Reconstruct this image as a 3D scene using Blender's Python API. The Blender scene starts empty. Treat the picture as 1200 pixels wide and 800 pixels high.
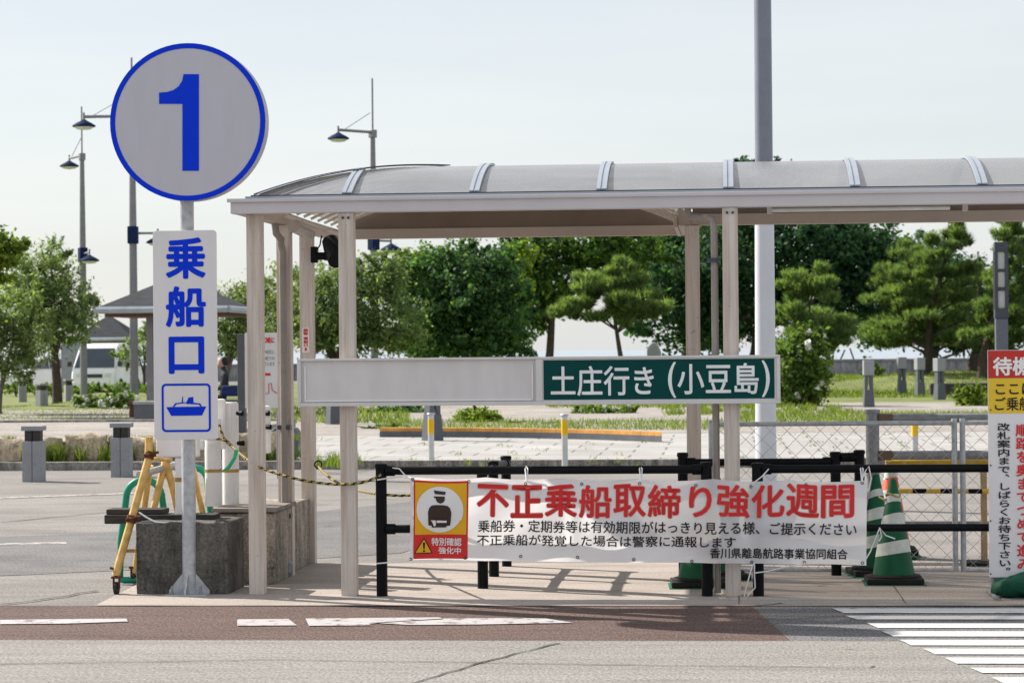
import bpy, bmesh, math, random
from mathutils import Vector, Matrix, Quaternion
random.seed(7)
S = bpy.context.scene
COL = S.collection
R = math.radians

# ------------------------------------------------------------------ camera
FPX = 2900.0                       # focal length in pixels of a 1200 wide frame
EYE = Vector((0, 0, 1.6))
cd = bpy.data.cameras.new('camera'); cam = bpy.data.objects.new('camera', cd); COL.objects.link(cam)
cd.sensor_width = 36; cd.lens = 36*FPX/1200; cd.clip_start = .1; cd.clip_end = 9000
CM = Matrix.Rotation(math.atan(250/FPX), 4, 'Z') @ Matrix.Rotation(R(90)+math.atan(10/FPX), 4, 'X') @ Matrix.Rotation(R(-.5), 4, 'Z')
cam.matrix_world = Matrix.Translation(EYE) @ CM
cd.dof.use_dof = True; cd.dof.focus_distance = 16.2; cd.dof.aperture_fstop = 7.0
S.camera = cam
# ------------------------------------------------------------------ sky and sun
SUN_EL, SUN_AZ = 37.0, -62.6        # sun stands beyond the shelter to the left; az measured from +Y to +X
w = bpy.data.worlds.new('World'); S.world = w; w.use_nodes = True
nt = w.node_tree; nt.nodes.clear()
sky = nt.nodes.new('ShaderNodeTexSky'); sky.sky_type = 'NISHITA'; sky.sun_disc = False
sky.sun_elevation = R(SUN_EL); sky.sun_rotation = R(SUN_AZ); sky.dust_density = 1.3; sky.air_density = 1.0; sky.ozone_density = 2.0
mx = nt.nodes.new('ShaderNodeMixRGB'); mx.inputs[0].default_value = .80; mx.inputs[2].default_value = (4.15, 4.38, 4.6, 1)
bgn = nt.nodes.new('ShaderNodeBackground'); bgn.inputs[1].default_value = .1
wo = nt.nodes.new('ShaderNodeOutputWorld')
tcw = nt.nodes.new('ShaderNodeTexCoord'); mpw = nt.nodes.new('ShaderNodeMapping'); mpw.inputs['Scale'].default_value = (1.5, 1.5, 14)
nzw = nt.nodes.new('ShaderNodeTexNoise'); nzw.inputs['Scale'].default_value = 2.2; nzw.inputs['Detail'].default_value = 6
rpw = nt.nodes.new('ShaderNodeValToRGB'); rpw.color_ramp.elements[0].position = .35; rpw.color_ramp.elements[0].color = (3.85, 4.0, 4.08, 1); rpw.color_ramp.elements[1].position = .68; rpw.color_ramp.elements[1].color = (4.30, 4.36, 4.36, 1)
nt.links.new(tcw.outputs['Generated'], mpw.inputs[0]); nt.links.new(mpw.outputs[0], nzw.inputs['Vector']); nt.links.new(nzw.outputs['Fac'], rpw.inputs[0]); nt.links.new(rpw.outputs[0], mx.inputs[2])
nt.links.new(sky.outputs[0], mx.inputs[1]); nt.links.new(mx.outputs[0], bgn.inputs[0]); nt.links.new(bgn.outputs[0], wo.inputs[0])
sl = bpy.data.lights.new('sun', 'SUN'); sl.energy = 4.1; sl.angle = R(.5); sl.color = (1, .92, .83)
so = bpy.data.objects.new('sun', sl); COL.objects.link(so)
sd = Vector((math.sin(R(SUN_AZ))*math.cos(R(SUN_EL)), math.cos(R(SUN_AZ))*math.cos(R(SUN_EL)), math.sin(R(SUN_EL))))
so.rotation_euler = sd.to_track_quat('Z', 'Y').to_euler(); so.location = (0, 30, 40)
vs = S.view_settings; vs.view_transform = 'Standard'; vs.look = 'None'; vs.gamma = 1; vs.use_curve_mapping = False
vs.exposure = .97
S.cycles.max_bounces = 8; S.cycles.transparent_max_bounces = 12; S.cycles.use_denoising = True

# ------------------------------------------------------------------ measuring helpers: photograph point -> place
def ray(px, py): return (CM.to_3x3() @ Vector(((px-600)/FPX, (400-py)/FPX, -1))).normalized()
def P(px, py, Y):
    d = ray(px, py); t = Y/d.y
    return EYE + d*t
def X(px, py, Y): return P(px, py, Y).x
def Z(px, py, Y): return P(px, py, Y).z
def G(px, py, z=0):
    d = ray(px, py); t = (z-EYE.z)/d.z
    return EYE + d*t

# ------------------------------------------------------------------ materials
MATS = {}
def nodes(name):
    m = bpy.data.materials.new(name); m.use_nodes = True
    t = m.node_tree; return m, t, t.nodes['Principled BSDF'], t.nodes['Material Output']
def noise(t, scale, detail=5, rough=.6, coord='Object', stretch=None):
    tc = t.nodes.new('ShaderNodeTexCoord'); n = t.nodes.new('ShaderNodeTexNoise')
    n.inputs['Scale'].default_value = scale; n.inputs['Detail'].default_value = detail; n.inputs['Roughness'].default_value = rough
    if stretch:
        mp = t.nodes.new('ShaderNodeMapping'); mp.inputs['Scale'].default_value = stretch
        t.links.new(tc.outputs[coord], mp.inputs[0]); t.links.new(mp.outputs[0], n.inputs['Vector'])
    else: t.links.new(tc.outputs[coord], n.inputs['Vector'])
    return n
def ramp(t, src, stops):
    r = t.nodes.new('ShaderNodeValToRGB'); e = r.color_ramp.elements
    while len(e) < len(stops): e.new(.5)
    for k, (p, c) in enumerate(stops):
        e[k].position = p; e[k].color = c if len(c) == 4 else (*c, 1)
    t.links.new(src, r.inputs[0]); return r
def mul(t, a, b, fac=1, mode='MULTIPLY'):
    m = t.nodes.new('ShaderNodeMixRGB'); m.blend_type = mode
    if isinstance(fac, (int, float)): m.inputs[0].default_value = fac
    else: t.links.new(fac, m.inputs[0])
    for i, s in ((1, a), (2, b)):
        if isinstance(s, tuple): m.inputs[i].default_value = s if len(s) == 4 else (*s, 1)
        else: t.links.new(s, m.inputs[i])
    return m.outputs[0]
def bump(t, b, src, strength, dist=.01):
    n = t.nodes.new('ShaderNodeBump'); n.inputs['Strength'].default_value = strength; n.inputs['Distance'].default_value = dist
    t.links.new(src, n.inputs['Height']); t.links.new(n.outputs[0], b.inputs['Normal'])
def mat(name, col, rough=.55, metal=0, var=.12, scale=5, bmp=0, bscale=60, stretch=None, spec=.3, fine=0):
    if name in MATS: return MATS[name]
    m, t, b, o = nodes(name)
    c = Vector(col)
    n = noise(t, scale, stretch=stretch)
    r = ramp(t, n.outputs['Fac'], [(.3, tuple(c*(1-var))), (.7, tuple(min(1, x) for x in c*(1+var)))])
    out = r.outputs[0]
    if fine:
        n2 = noise(t, 170, 2); r2 = ramp(t, n2.outputs['Fac'], [(.3, (1-fine,)*3), (.7, (1+fine,)*3)])
        out = mul(t, out, r2.outputs[0])
    t.links.new(out, b.inputs['Base Color'])
    b.inputs['Roughness'].default_value = rough; b.inputs['Metallic'].default_value = metal
    b.inputs['Specular IOR Level'].default_value = spec
    if bmp:
        n3 = noise(t, bscale, 4); bump(t, b, n3.outputs['Fac'], bmp)
    MATS[name] = m; return m
def ground_mat(name, col, var=.2, speck=.25, scale=.35, streak=None, cscale=140, rough=.9, stain=.25):
    m, t, b, o = nodes(name); c = Vector(col)
    n = noise(t, scale, 6, .65); r = ramp(t, n.outputs['Fac'], [(.28, tuple(c*(1-var))), (.72, tuple(c*(1+var)))])
    n2 = noise(t, cscale, 3, .7); r2 = ramp(t, n2.outputs['Fac'], [(.3, (1-speck,)*3), (.7, (1+speck,)*3)])
    out = mul(t, r.outputs[0], r2.outputs[0])
    n3 = noise(t, 1.3, 7, .7, stretch=streak); r3 = ramp(t, n3.outputs['Fac'], [(.35, (1-stain,)*3), (.55, (1, 1, 1))])
    out = mul(t, out, r3.outputs[0])
    n4 = noise(t, 1, 2, .6, stretch=(75, 22, 1)); r4 = ramp(t, n4.outputs['Fac'], [(.36, (1-speck*1.1,)*3), (.5, (1, 1, 1)), (.64, (1+speck*.9,)*3)])
    out = mul(t, out, r4.outputs[0])
    n5 = noise(t, 1, 4, .6, stretch=(.5, 7, 1)); r5 = ramp(t, n5.outputs['Fac'], [(.34, (.86,)*3), (.5, (1, 1, 1)), (.7, (1.07,)*3)])
    out = mul(t, out, r5.outputs[0])
    n6 = noise(t, 2.6, 2, .5); r6 = ramp(t, n6.outputs['Fac'], [(.23, (.6,)*3), (.29, (1, 1, 1))]); out = mul(t, out, r6.outputs[0])
    t.links.new(out, b.inputs['Base Color']); b.inputs['Roughness'].default_value = rough
    b.inputs['Specular IOR Level'].default_value = .25
    bump(t, b, n2.outputs['Fac'], .35, .006)
    MATS[name] = m; return m
def leaf_mat(name, dark, light, trans=.35, bright=None):
    m, t, b, o = nodes(name)
    g = t.nodes.new('ShaderNodeNewGeometry')
    r = ramp(t, g.outputs['Random Per Island'], [(0, dark), (.6, tuple((Vector(dark)+Vector(light))/2)), (1, light)])
    n = noise(t, .9, 3); r2 = ramp(t, n.outputs['Fac'], [(.35, (.75, .8, .75)), (.65, (1.2, 1.15, 1.0))])
    c = mul(t, r.outputs[0], r2.outputs[0])
    t.links.new(c, b.inputs['Base Color']); b.inputs['Roughness'].default_value = .6; b.inputs['Specular IOR Level'].default_value = .2
    tr = t.nodes.new('ShaderNodeBsdfTranslucent')
    tc = mul(t, c, (1.5, 1.6, .75)); t.links.new(tc, tr.inputs[0])
    ms = t.nodes.new('ShaderNodeMixShader'); ms.inputs[0].default_value = trans
    t.links.new(b.outputs[0], ms.inputs[1]); t.links.new(tr.outputs[0], ms.inputs[2]); t.links.new(ms.outputs[0], o.inputs[0])
    MATS[name] = m; return m

M_beige = mat('beige_aluminium', (.61, .545, .50), .5, 0, .08, 3, stretch=(6, 6, .6))
def grime(m):
    t = m.node_tree; b = t.nodes['Principled BSDF']; src = b.inputs['Base Color'].links[0].from_socket
    n = noise(t, 1, 6, .7, stretch=(26, 26, 1.1)); r = ramp(t, n.outputs['Fac'], [(.40, (.80, .76, .71)), (.56, (1, 1, 1))])
    n2 = noise(t, 34, 3, .6); r2 = ramp(t, n2.outputs['Fac'], [(.27, (.62, .52, .44)), (.33, (1, 1, 1))])
    t.links.new(mul(t, mul(t, src, r.outputs[0]), r2.outputs[0]), b.inputs['Base Color'])
grime(M_beige)
M_fascia = mat('fascia_aluminium', (.55, .52, .545), .45, 0, .05, 2)
M_brown = mat('bronze_underside', (.17, .125, .095), .5, 0, .1, 4)
M_white = mat('white_paint', (.80, .785, .78), .5, 0, .03, 3)
M_disc = mat('disc_white', (.50, .49, .555), .42, 0, .03, 4, stretch=(2, 2, .5))
M_signwhite = mat('sign_white', (.63, .61, .61), .42, 0, .06, 4, stretch=(2, 2, .5))
M_blue = mat('sign_blue', (.0, .036, .66), .5, 0, .03, 8, spec=.12)
M_galv = mat('galvanised_steel', (.44, .46, .49), .48, .35, .22, 22, .1, 90)
M_galvd = mat('dull_galvanised', (.25, .26, .28), .5, .3, .2, 20)
M_black = mat('black_paint', (.0025, .003, .005), .5, 0, .3, 6, spec=.14)
M_rubber = mat('black_rubber', (.015, .015, .015), .8, 0, .3, 12)
M_dark = mat('dark_trim', (.05, .055, .07), .4, 0, .2, 8)
M_ribw = mat('rib_pale', (.34, .38, .44), .35, .1, .06, 5)
M_plate = mat('plate_white', (.72, .70, .715), .45, 0, .04, 4, stretch=(2, 2, .5))  # lighter sign white, ground bounce on the low plate put into the colour
M_green = mat('sign_green', (.001, .055, .052), .5, 0, .05, 4, spec=.1)
M_cone = mat('cone_green', (.004, .095, .040), .5, 0, .22, 9, spec=.25)
M_coneband = mat('cone_band', (.62, .66, .62), .5, 0, .15, 18)
M_orange = mat('cone_orange', (.75, .09, .02), .5, 0, .1, 9)
M_red = mat('print_red', (.62, .022, .02), .45, 0, .04, 6)
M_redpale = mat('print_red_soft', (.78, .40, .38), .5, 0, .04, 6)
M_yel = mat('print_yellow', (.82, .50, .03), .5, 0, .04, 6)
M_ink = mat('print_black', (.012, .010, .014), .5, 0, .1, 6)
M_inkb = mat('print_brown_black', (.045, .025, .02), .5, 0, .1, 6)
M_grey = mat('print_grey', (.25, .25, .27), .5)
M_yelpaint = mat('chipped_yellow_paint', (.62, .40, .13), .55, 0, .3, 14, .15, 60)
M_rust = mat('rust', (.11, .035, .016), .9, 0, .5, 30, .4, 80)
M_hoop = mat('green_plastic', (.012, .26, .17), .4, 0, .12, 6)
M_wood = mat('weathered_black_timber', (.045, .042, .04), .8, 0, .4, 8, .3, 40, stretch=(1, 8, 8))
M_plast = mat('white_plastic', (.78, .77, .78), .45, 0, .05, 5)
M_gold = mat('gold_tape', (.36, .24, .07), .45, 0, .25, 30)
M_ropeY = mat('rope_yellow', (.42, .32, .10), .8); M_ropeK = mat('rope_black', (.02, .02, .02), .8)
M_string = mat('white_string', (.75, .75, .76), .8)
M_granite = mat('grey_granite', (.27, .28, .30), .75, 0, .1, 4, .1, 120, fine=.35)
M_granited = mat('dark_granite', (.10, .11, .125), .6, 0, .15, 6, .1, 120, fine=.3)
M_lampbox = mat('lamp_box_grey', (.27, .28, .31), .6, 0, .08, 5)
M_blockc = None
M_glass = mat('dark_glass', (.05, .065, .085), .08, 0, .1, 2)
M_car = mat('car_white', (.84, .85, .87), .2, 0, .03, 3)
M_bark = mat('bark', (.065, .05, .04), .9, 0, .35, 9, .5, 30)
M_barkg = mat('bark_grey', (.12, .11, .095), .9, 0, .3, 9, .5, 30)
M_slate = mat('slate_roof', (.04, .046, .055), .85, 0, .4, 3, .4, 14, stretch=(1, 1, 9), spec=.2)
M_sand = mat('sandbag_green', (.006, .085, .05), .6, 0, .35, 8, .8, 22)
M_bluemetal = mat('blue_painted_steel', (.01, .022, .07), .8, spec=.1)
M_polegrey = mat('grey_pole_paint', (.22, .22, .24), .5, .2, .1, 6)
M_milk = mat('milky_glass', (.75, .76, .75), .3)
M_mastw = mat('white_mast_paint', (.58, .60, .65), .4, 0, .05, 3)

def concrete(name, base, dark, sc=3):
    m, t, b, o = nodes(name)
    n = noise(t, sc, 8, .72); r = ramp(t, n.outputs['Fac'], [(.36, dark), (.52, base), (.75, tuple(Vector(base)*1.25))])
    n2 = noise(t, 55, 4, .7); r2 = ramp(t, n2.outputs['Fac'], [(.34, (.55,)*3), (.66, (1.3,)*3)])
    n3 = noise(t, 1, 6, .7, stretch=(11, 11, 1.2)); r3 = ramp(t, n3.outputs['Fac'], [(.38, (.62,)*3), (.6, (1.2,)*3)])
    n4 = noise(t, 38, 2, .5); r4 = ramp(t, n4.outputs['Fac'], [(.30, (.35,)*3), (.36, (1, 1, 1))])
    t.links.new(mul(t, mul(t, mul(t, r.outputs[0], r2.outputs[0]), r3.outputs[0]), r4.outputs[0]), b.inputs['Base Color']); b.inputs['Roughness'].default_value = .9
    bump(t, b, n2.outputs['Fac'], .6, .012); MATS[name] = m; return m
M_blockc = concrete('stained_concrete', (.12, .113, .10), (.034, .033, .030), 2.4)
M_blockl = concrete('lighter_concrete', (.36, .315, .265), (.17, .15, .125), 3.5)
M_kerbst = concrete('kerb_stone', (.30, .28, .26), (.16, .15, .14), 4)

def panel_mat(name, trans, col, tint):
    m, t, b, o = nodes(name)
    n = noise(t, 90, 3, .6); r = ramp(t, n.outputs['Fac'], [(.42, (.14,)*3), (.6, (.30,)*3)])
    t.links.new(r.outputs[0], b.inputs['Roughness'])
    n2 = noise(t, 1.4, 5, .6); r2 = ramp(t, n2.outputs['Fac'], [(.3, tuple(Vector(col)*.85)), (.7, tuple(Vector(col)*1.15))])
    t.links.new(r2.outputs[0], b.inputs['Base Color'])
    bump(t, b, n.outputs['Fac'], .03, .001)
    tp = t.nodes.new('ShaderNodeBsdfTransparent'); tp.inputs[0].default_value = (*tint, 1)
    ms = t.nodes.new('ShaderNodeMixShader'); ms.inputs[0].default_value = trans
    t.links.new(b.outputs[0], ms.inputs[1]); t.links.new(tp.outputs[0], ms.inputs[2]); t.links.new(ms.outputs[0], o.inputs[0])
    MATS[name] = m; return m
M_panA = panel_mat('clear_bronze_polycarbonate', .3, (.31, .32, .345), (.85, .78, .70))
M_panB = panel_mat('frosted_bronze_polycarbonate', .26, (.30, .315, .34), (.8, .72, .62))

def cloth_mat():
    m, t, b, o = nodes('banner_cloth')
    b.inputs['Base Color'].default_value = (.92, .91, .95, 1); b.inputs['Roughness'].default_value = .6
    n = noise(t, 3, 4); bump(t, b, n.outputs['Fac'], .12, .03)
    tr = t.nodes.new('ShaderNodeBsdfTranslucent'); tr.inputs[0].default_value = (.95, .94, .95, 1)
    ms = t.nodes.new('ShaderNodeMixShader'); ms.inputs[0].default_value = .5
    t.links.new(b.outputs[0], ms.inputs[1]); t.links.new(tr.outputs[0], ms.inputs[2]); t.links.new(ms.outputs[0], o.inputs[0]); return m
M_cloth = cloth_mat()

# ------------------------------------------------------------------ mesh building
class MB:
    def __init__(s): s.v = []; s.f = []; s.mi = []
    def add(s, vs, fs, mi=0):
        n = len(s.v); s.v += [tuple(v) for v in vs]
        for f in fs: s.f.append([i+n for i in f]); s.mi.append(mi)
        return s
    def box(s, x0, x1, y0, y1, z0, z1, mi=0):
        return s.add([(x0,y0,z0),(x1,y0,z0),(x1,y1,z0),(x0,y1,z0),(x0,y0,z1),(x1,y0,z1),(x1,y1,z1),(x0,y1,z1)],
                     [(3,2,1,0),(4,5,6,7),(0,1,5,4),(1,2,6,5),(2,3,7,6),(3,0,4,7)], mi)
    def tube(s, pts, rad, n=10, mi=0, cap=True, mfun=None):
        pts = [Vector(p) for p in pts]; rr = rad if isinstance(rad, (list, tuple)) else [rad]*len(pts)
        base = len(s.v); up = None
        for i, p in enumerate(pts):
            a = pts[max(0, i-1)]; b = pts[min(len(pts)-1, i+1)]; d = (b-a)
            d = d.normalized() if d.length > 1e-9 else Vector((0, 0, 1))
            if up is None:
                up = d.orthogonal().normalized()
            up = (up - d*up.dot(d)); up = up.normalized() if up.length > 1e-6 else d.orthogonal().normalized()
            sd_ = d.cross(up)
            for k in range(n):
                a_ = 2*math.pi*k/n
                s.v.append(tuple(p + (up*math.cos(a_)+sd_*math.sin(a_))*rr[i]))
        for i in range(len(pts)-1):
            for k in range(n):
                k2 = (k+1) % n
                s.f.append([base+i*n+k, base+i*n+k2, base+(i+1)*n+k2, base+(i+1)*n+k]); s.mi.append(mfun(i, k) if mfun else mi)
        if cap:
            s.f.append([base+k for k in range(n)][::-1]); s.mi.append(mi)
            s.f.append([base+(len(pts)-1)*n+k for k in range(n)]); s.mi.append(mi)
        return s
    def cyl(s, a, b, r, n=14, mi=0, r2=None): return s.tube([a, b], [r, r if r2 is None else r2], n, mi)
    def lathe(s, c, prof, n=24, mi=0, sq=None):
        base = len(s.v); cx, cy, cz = c
        for (r, z) in prof:
            for k in range(n):
                a = 2*math.pi*(k+.5)/n
                s.v.append((cx+r*math.cos(a), cy+r*math.sin(a), cz+z))
        for i in range(len(prof)-1):
            for k in range(n):
                k2 = (k+1) % n
                s.f.append([base+i*n+k, base+i*n+k2, base+(i+1)*n+k2, base+(i+1)*n+k]); s.mi.append(mi)
        s.f.append([base+k for k in range(n)][::-1]); s.mi.append(mi)
        s.f.append([base+(len(prof)-1)*n+k for k in range(n)]); s.mi.append(mi)
        return s
    def prism(s, poly, y0, y1, mi=0):     # polygon (x, z) counter-clockwise as seen from -Y, extruded in y
        n = len(poly); vs_ = [(x, y0, z) for x, z in poly]+[(x, y1, z) for x, z in poly]
        fs = [list(range(n)), list(range(2*n-1, n-1, -1))]
        for i in range(n): j = (i+1) % n; fs.append([i, i+n, j+n, j])
        return s.add(vs_, fs, mi)
    def sheet(s, poly, z, mi=0):
        return s.add([(x, y, z) for x, y in poly], [list(range(len(poly)))], mi)
    def ring(s, cx, cz, r0, r1, y0, y1, n=72, mi=0):
        vs_ = []
        for k in range(n):
            a = 2*math.pi*k/n; c, q = math.cos(a), math.sin(a)
            for r in (r0, r1):
                for y in (y0, y1): vs_.append((cx+r*c, y, cz+r*q))
        fs = []
        for k in range(n):
            a = 4*k; b = 4*((k+1) % n)
            fs += [(a, b, b+2, a+2), (a+1, a+3, b+3, b+1), (a+2, b+2, b+3, a+3), (a, a+1, b+1, b)]
        return s.add(vs_, fs, mi)
    def build(s, name, mats, parent=None, smooth=None, bevel=0, fix=True, local=False):
        me = bpy.data.meshes.new(name)
        off = parent['_w'] if (parent and not local and '_w' in parent) else (0, 0, 0)
        me.from_pydata([(x-off[0], y-off[1], z-off[2]) for x, y, z in s.v], [], s.f)
        for m in (mats if isinstance(mats, (list, tuple)) else [mats]): me.materials.append(m)
        me.polygons.foreach_set('material_index', s.mi)
        if fix:
            bm = bmesh.new(); bm.from_mesh(me); bmesh.ops.recalc_face_normals(bm, faces=bm.faces); bm.to_mesh(me); bm.free()
        if smooth is not None:
            me.polygons.foreach_set('use_smooth', [True]*len(me.polygons)); me.set_sharp_from_angle(angle=R(smooth))
        me.update()
        o = bpy.data.objects.new(name, me); COL.objects.link(o)
        if parent: o.parent = parent
        if bevel:
            bv = o.modifiers.new('bevel', 'BEVEL'); bv.width = bevel; bv.segments = 2; bv.limit_method = 'ANGLE'; bv.angle_limit = R(40)
        return o
def tag(o, label, cat, group=None, kind=None):
    if label: o['label'] = label
    if cat: o['category'] = cat
    if group: o['group'] = group
    if kind: o['kind'] = kind
    return o
def thing(name, loc, label, cat, group=None):
    o = bpy.data.objects.new(name, None); COL.objects.link(o); o.location = loc; o.empty_display_size = .2
    o['_w'] = list(loc); return tag(o, label, cat, group)
def struct(o): o['kind'] = 'structure'; return o
def copy_tree(o, loc=None, rz=None, label=None, group=None, parent=None):
    c = o.copy(); COL.objects.link(c)
    if parent: c.parent = parent
    for ch in list(o.children): copy_tree(ch, parent=c)
    if loc is not None: c.location = loc
    if rz is not None: c.rotation_euler = (0, 0, rz)
    if label: c['label'] = label
    if group: c['group'] = group
    return c

# lettering: the outline of each character as a mesh, fitted to a rectangle of the sign's face
def glyphs(text, bold=.0):
    c = bpy.data.curves.new('lettering', 'FONT'); c.body = text; c.offset = bold; c.size = 1; c.resolution_u = 4; c.extrude = 0
    o = bpy.data.objects.new('lettering', c); COL.objects.link(o)
    dg = bpy.context.evaluated_depsgraph_get(); dg.update()
    m = bpy.data.meshes.new_from_object(o.evaluated_get(dg))
    vs_ = [tuple(v.co) for v in m.vertices]; fs = [tuple(p.vertices) for p in m.polygons]
    bpy.data.objects.remove(o); bpy.data.curves.remove(c); bpy.data.meshes.remove(m)
    return vs_, fs
def write(mb, text, x0, x1, z0, z1, y, bold=0, mi=0):
    v, f = glyphs(text)
    a, b = min(p[0] for p in v), max(p[0] for p in v); c, d = min(p[1] for p in v), max(p[1] for p in v)
    kx, kz = (x1-x0)/(b-a+2*bold), (z1-z0)/(d-c+2*bold)
    for j, (sx, sz) in enumerate(shifts(bold)):
        mb.add([(x0+(p[0]-a+bold+sx)*kx, y-j*EPS, z0+(p[1]-c+bold+sz)*kz) for p in v], f, mi)
EPS = .00004
def shifts(bold):
    if bold <= 0: return [(0, 0)]
    return [(bold*math.cos(2*math.pi*k/8), bold*math.sin(2*math.pi*k/8)) for k in range(8)]+([(0, 0)] if bold > .03 else [])
def write_down(mb, text, xc, width, ztop, zbot, y, bold=0, mi=0, turn=''):
    h = (ztop-zbot)/len(text)
    for k, ch in enumerate(text):
        v, f = glyphs(ch)
        zc = ztop-(k+.5)*h; dx = dz = 0
        if ch in '、。': dx, dz = .55, .6
        if ch in 'っ': dx, dz = .1, .1
        for j, (sx, sz) in enumerate(shifts(bold)):
            mb.add([(xc+(p[0]-.5+dx+sx)*width, y-j*EPS, zc+(p[1]-.38+dz+sz)*h*.96) for p in v], f, mi)

# ================================================================== GROUND AND SETTING
YF = G(600, 699).y                                   # the front line of the shelter posts
gA = ground_mat('old_asphalt', (.235, .222, .21), .16, .24, .25, (.35, 1, 1), 60)
gRoad = ground_mat('worn_road', (.25, .242, .228), .10, .26, .4, (.4, 2.2, 1), 70, stain=.12)
gRed = ground_mat('red_brown_asphalt', (.118, .080, .070), .12, .4, 1.2, (1, 2, 1), 70, stain=.12)
gPatch = ground_mat('dark_asphalt_patch', (.15, .15, .155), .15, .4, .8, None, 70, stain=.15)
gPad = ground_mat('concrete_pad', (.395, .35, .315), .1, .12, .8, (1, 2, 1), 90, stain=.15)
gGrav = ground_mat('gravel_path', (.32, .295, .27), .2, .3, .5, None, 60, stain=.2)
gSoil = ground_mat('dry_lawn_soil', (.17, .20, .065), .3, .2, .35, None, 30, stain=.3)
gPark = ground_mat('parking_asphalt', (.20, .19, .185), .15, .2, .2, None, 60)

def sheet(name, poly, z, m):
    return struct(MB().sheet(poly, z).build(name, m, fix=False))
def gp(*pts): return [tuple(G(px, py)[:2]) for px, py in pts]
sheet('ground', [(-220, -12), (220, -12), (220, 137), (-220, 137)], 0, gA)
yA, yB = G(600, 751).y, G(600, 710.5).y
sheet('road', [(-30, -12), (30, -12), (30, yA), (-30, yA)], .004, gRoad)
xe0, xe1 = G(881, 710).x, G(927, 751).x
sheet('street_resurfacing', gp((-120, 634), (130, 624), (480, 588), (560, 584), (560, 618), (470, 648), (150, 668), (-120, 680)), .003, ground_mat('darker_street_asphalt', (.165, .162, .162), .14, .26, .5, None, 60))
sheet('cycle_strip', [(-30, yA), (xe1, yA), (xe0, yB), (-30, yB)], .004, gRed)
sheet('road_patch', [(xe1, yA), (30, yA), (30, yB), (xe0, yB)], .0045, gPatch)
# dark worn asphalt spreading to the front right of the strip
padL0, padL1 = G(112, 710).x, G(205, 662).x
yP = G(600, 660).y
sheet('sidewalk', [(padL0, yB), (30, yB), (30, yP), (padL1, yP)], .006, gPad)
# pad's joint lines and the road's cracks
def wob(pts, wd, z, seg=.12, amp=.012, sd_=1):
    rnd = random.Random(sd_); mb = MB(); L = []; Rr = []
    for i in range(len(pts)-1):
        a, b = Vector(pts[i]), Vector(pts[i+1]); n = max(2, int((b-a).length/seg)); d = (b-a).normalized(); q = Vector((-d.y, d.x))
        for k in range(n):
            p = a+(b-a)*k/n + q*rnd.uniform(-amp, amp); ww = wd*rnd.uniform(.4, 1.3)
            L.append(p+q*ww); Rr.append(p-q*ww)
    n = len(L); mb.add([(p.x, p.y, z) for p in L]+[(p.x, p.y, z) for p in Rr], [(i, n+i, n+i+1, i+1) for i in range(n-1)])
    return mb
M_crack = mat('crack_dirt', (.045, .042, .04), .95)
for k, (pts, wd, am) in enumerate([(gp((455, 811), (500, 797), (560, 779), (605, 767), (668, 751.5)), .007, .012), (gp((0, 779), (330, 774), (700, 780), (1018, 783), (1036, 780)), .006, .01),
                               (gp((884, 711), (934, 706)), .012, .01)]):
    struct(wob(pts, wd, .0085, amp=am, sd_=k).build('road_crack', M_crack, fix=False))
struct(wob([(-30, yB-.01), (30, yB-.01)], .014, .0095, .3, .006, 9).build('pavement_joint', mat('joint_dirt', (.10, .09, .085), .95), fix=False))
for k, Yj in enumerate((G(600, 684).y, G(600, 672).y)):
    struct(wob([(padL1+.3, Yj), (12, Yj)], .004, .0085, .3, .003, 20+k).build('pavement_joint', M_crack, fix=False))
for k, pxj in enumerate((866, 1062)):
    struct(wob([tuple(G(pxj, 709)[:2]), (G(pxj, 709).x, yP)], .003, .0089, .3, .003, 30+k).build('pavement_joint', M_crack, fix=False))
struct(wob(gp((0, 709), (60, 702), (128, 690)), .014, .0085, .15, .02, 40).build('road_crack', M_crack, fix=False))
struct(wob(gp((0, 612), (130, 600), (260, 596), (420, 590)), .012, .0035, .3, .03, 41).build('road_crack', M_crack, fix=False))
# painted markings, worn
def paint_mat(name, col, wear, under):
    m, t, b, o = nodes(name)
    n = noise(t, 9, 8, .75); r = ramp(t, n.outputs['Fac'], [(wear-.03, (0, 0, 0)), (wear+.05, (1, 1, 1))])
    n2 = noise(t, 160, 3); r2 = ramp(t, n2.outputs['Fac'], [(.3, (.8,)*3), (.6, (1, 1, 1))])
    c = mul(t, (*under, 1), (*col, 1), r.outputs[0], 'MIX'); t.links.new(mul(t, c, r2.outputs[0]), b.inputs['Base Color'])
    b.inputs['Roughness'].default_value = .62; MATS[name] = m; return m
M_paint = paint_mat('road_paint', (.66, .66, .66), .37, (.2, .19, .18))
M_paintw = paint_mat('worn_road_paint', (.47, .46, .465), .42, (.16, .10, .095))
mk = MB()
for poly in [((0, 727.5), (148, 726), (150, 729.5), (74, 732), (0, 732.5)),
             ((278, 727), (338, 726.5), (348, 734), (278, 734.5)), ((358, 726), (515, 724.5), (520, 727), (432, 732), (436, 734), (362, 734.5)),
             ((436, 731), (520, 726), (596, 725.5), (640, 726), (672, 731), (560, 733), (480, 733.5))]:
    mk.sheet(gp(*poly), .0095)
struct(mk.build('lane_marking', M_paintw, fix=False))
cw = MB()
bars = [(975, 714, 719.5), (990, 722.5, 727), (1015, 731, 737), (1033, 741, 747), (1054, 751, 757.5), (1082, 761.5, 768), (1107, 772, 779), (1137, 784, 790), (1162, 795, 802), (1190, 808, 816)]
for (px, y0, y1) in bars:
    a = G(px, y0); b = G(px+14, y1)
    cw.sheet([(b.x, b.y), (9, b.y+.0), (9, a.y), (a.x, a.y)], .0095)
struct(cw.build('crosswalk', M_paint, fix=False))
mk = MB()
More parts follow.
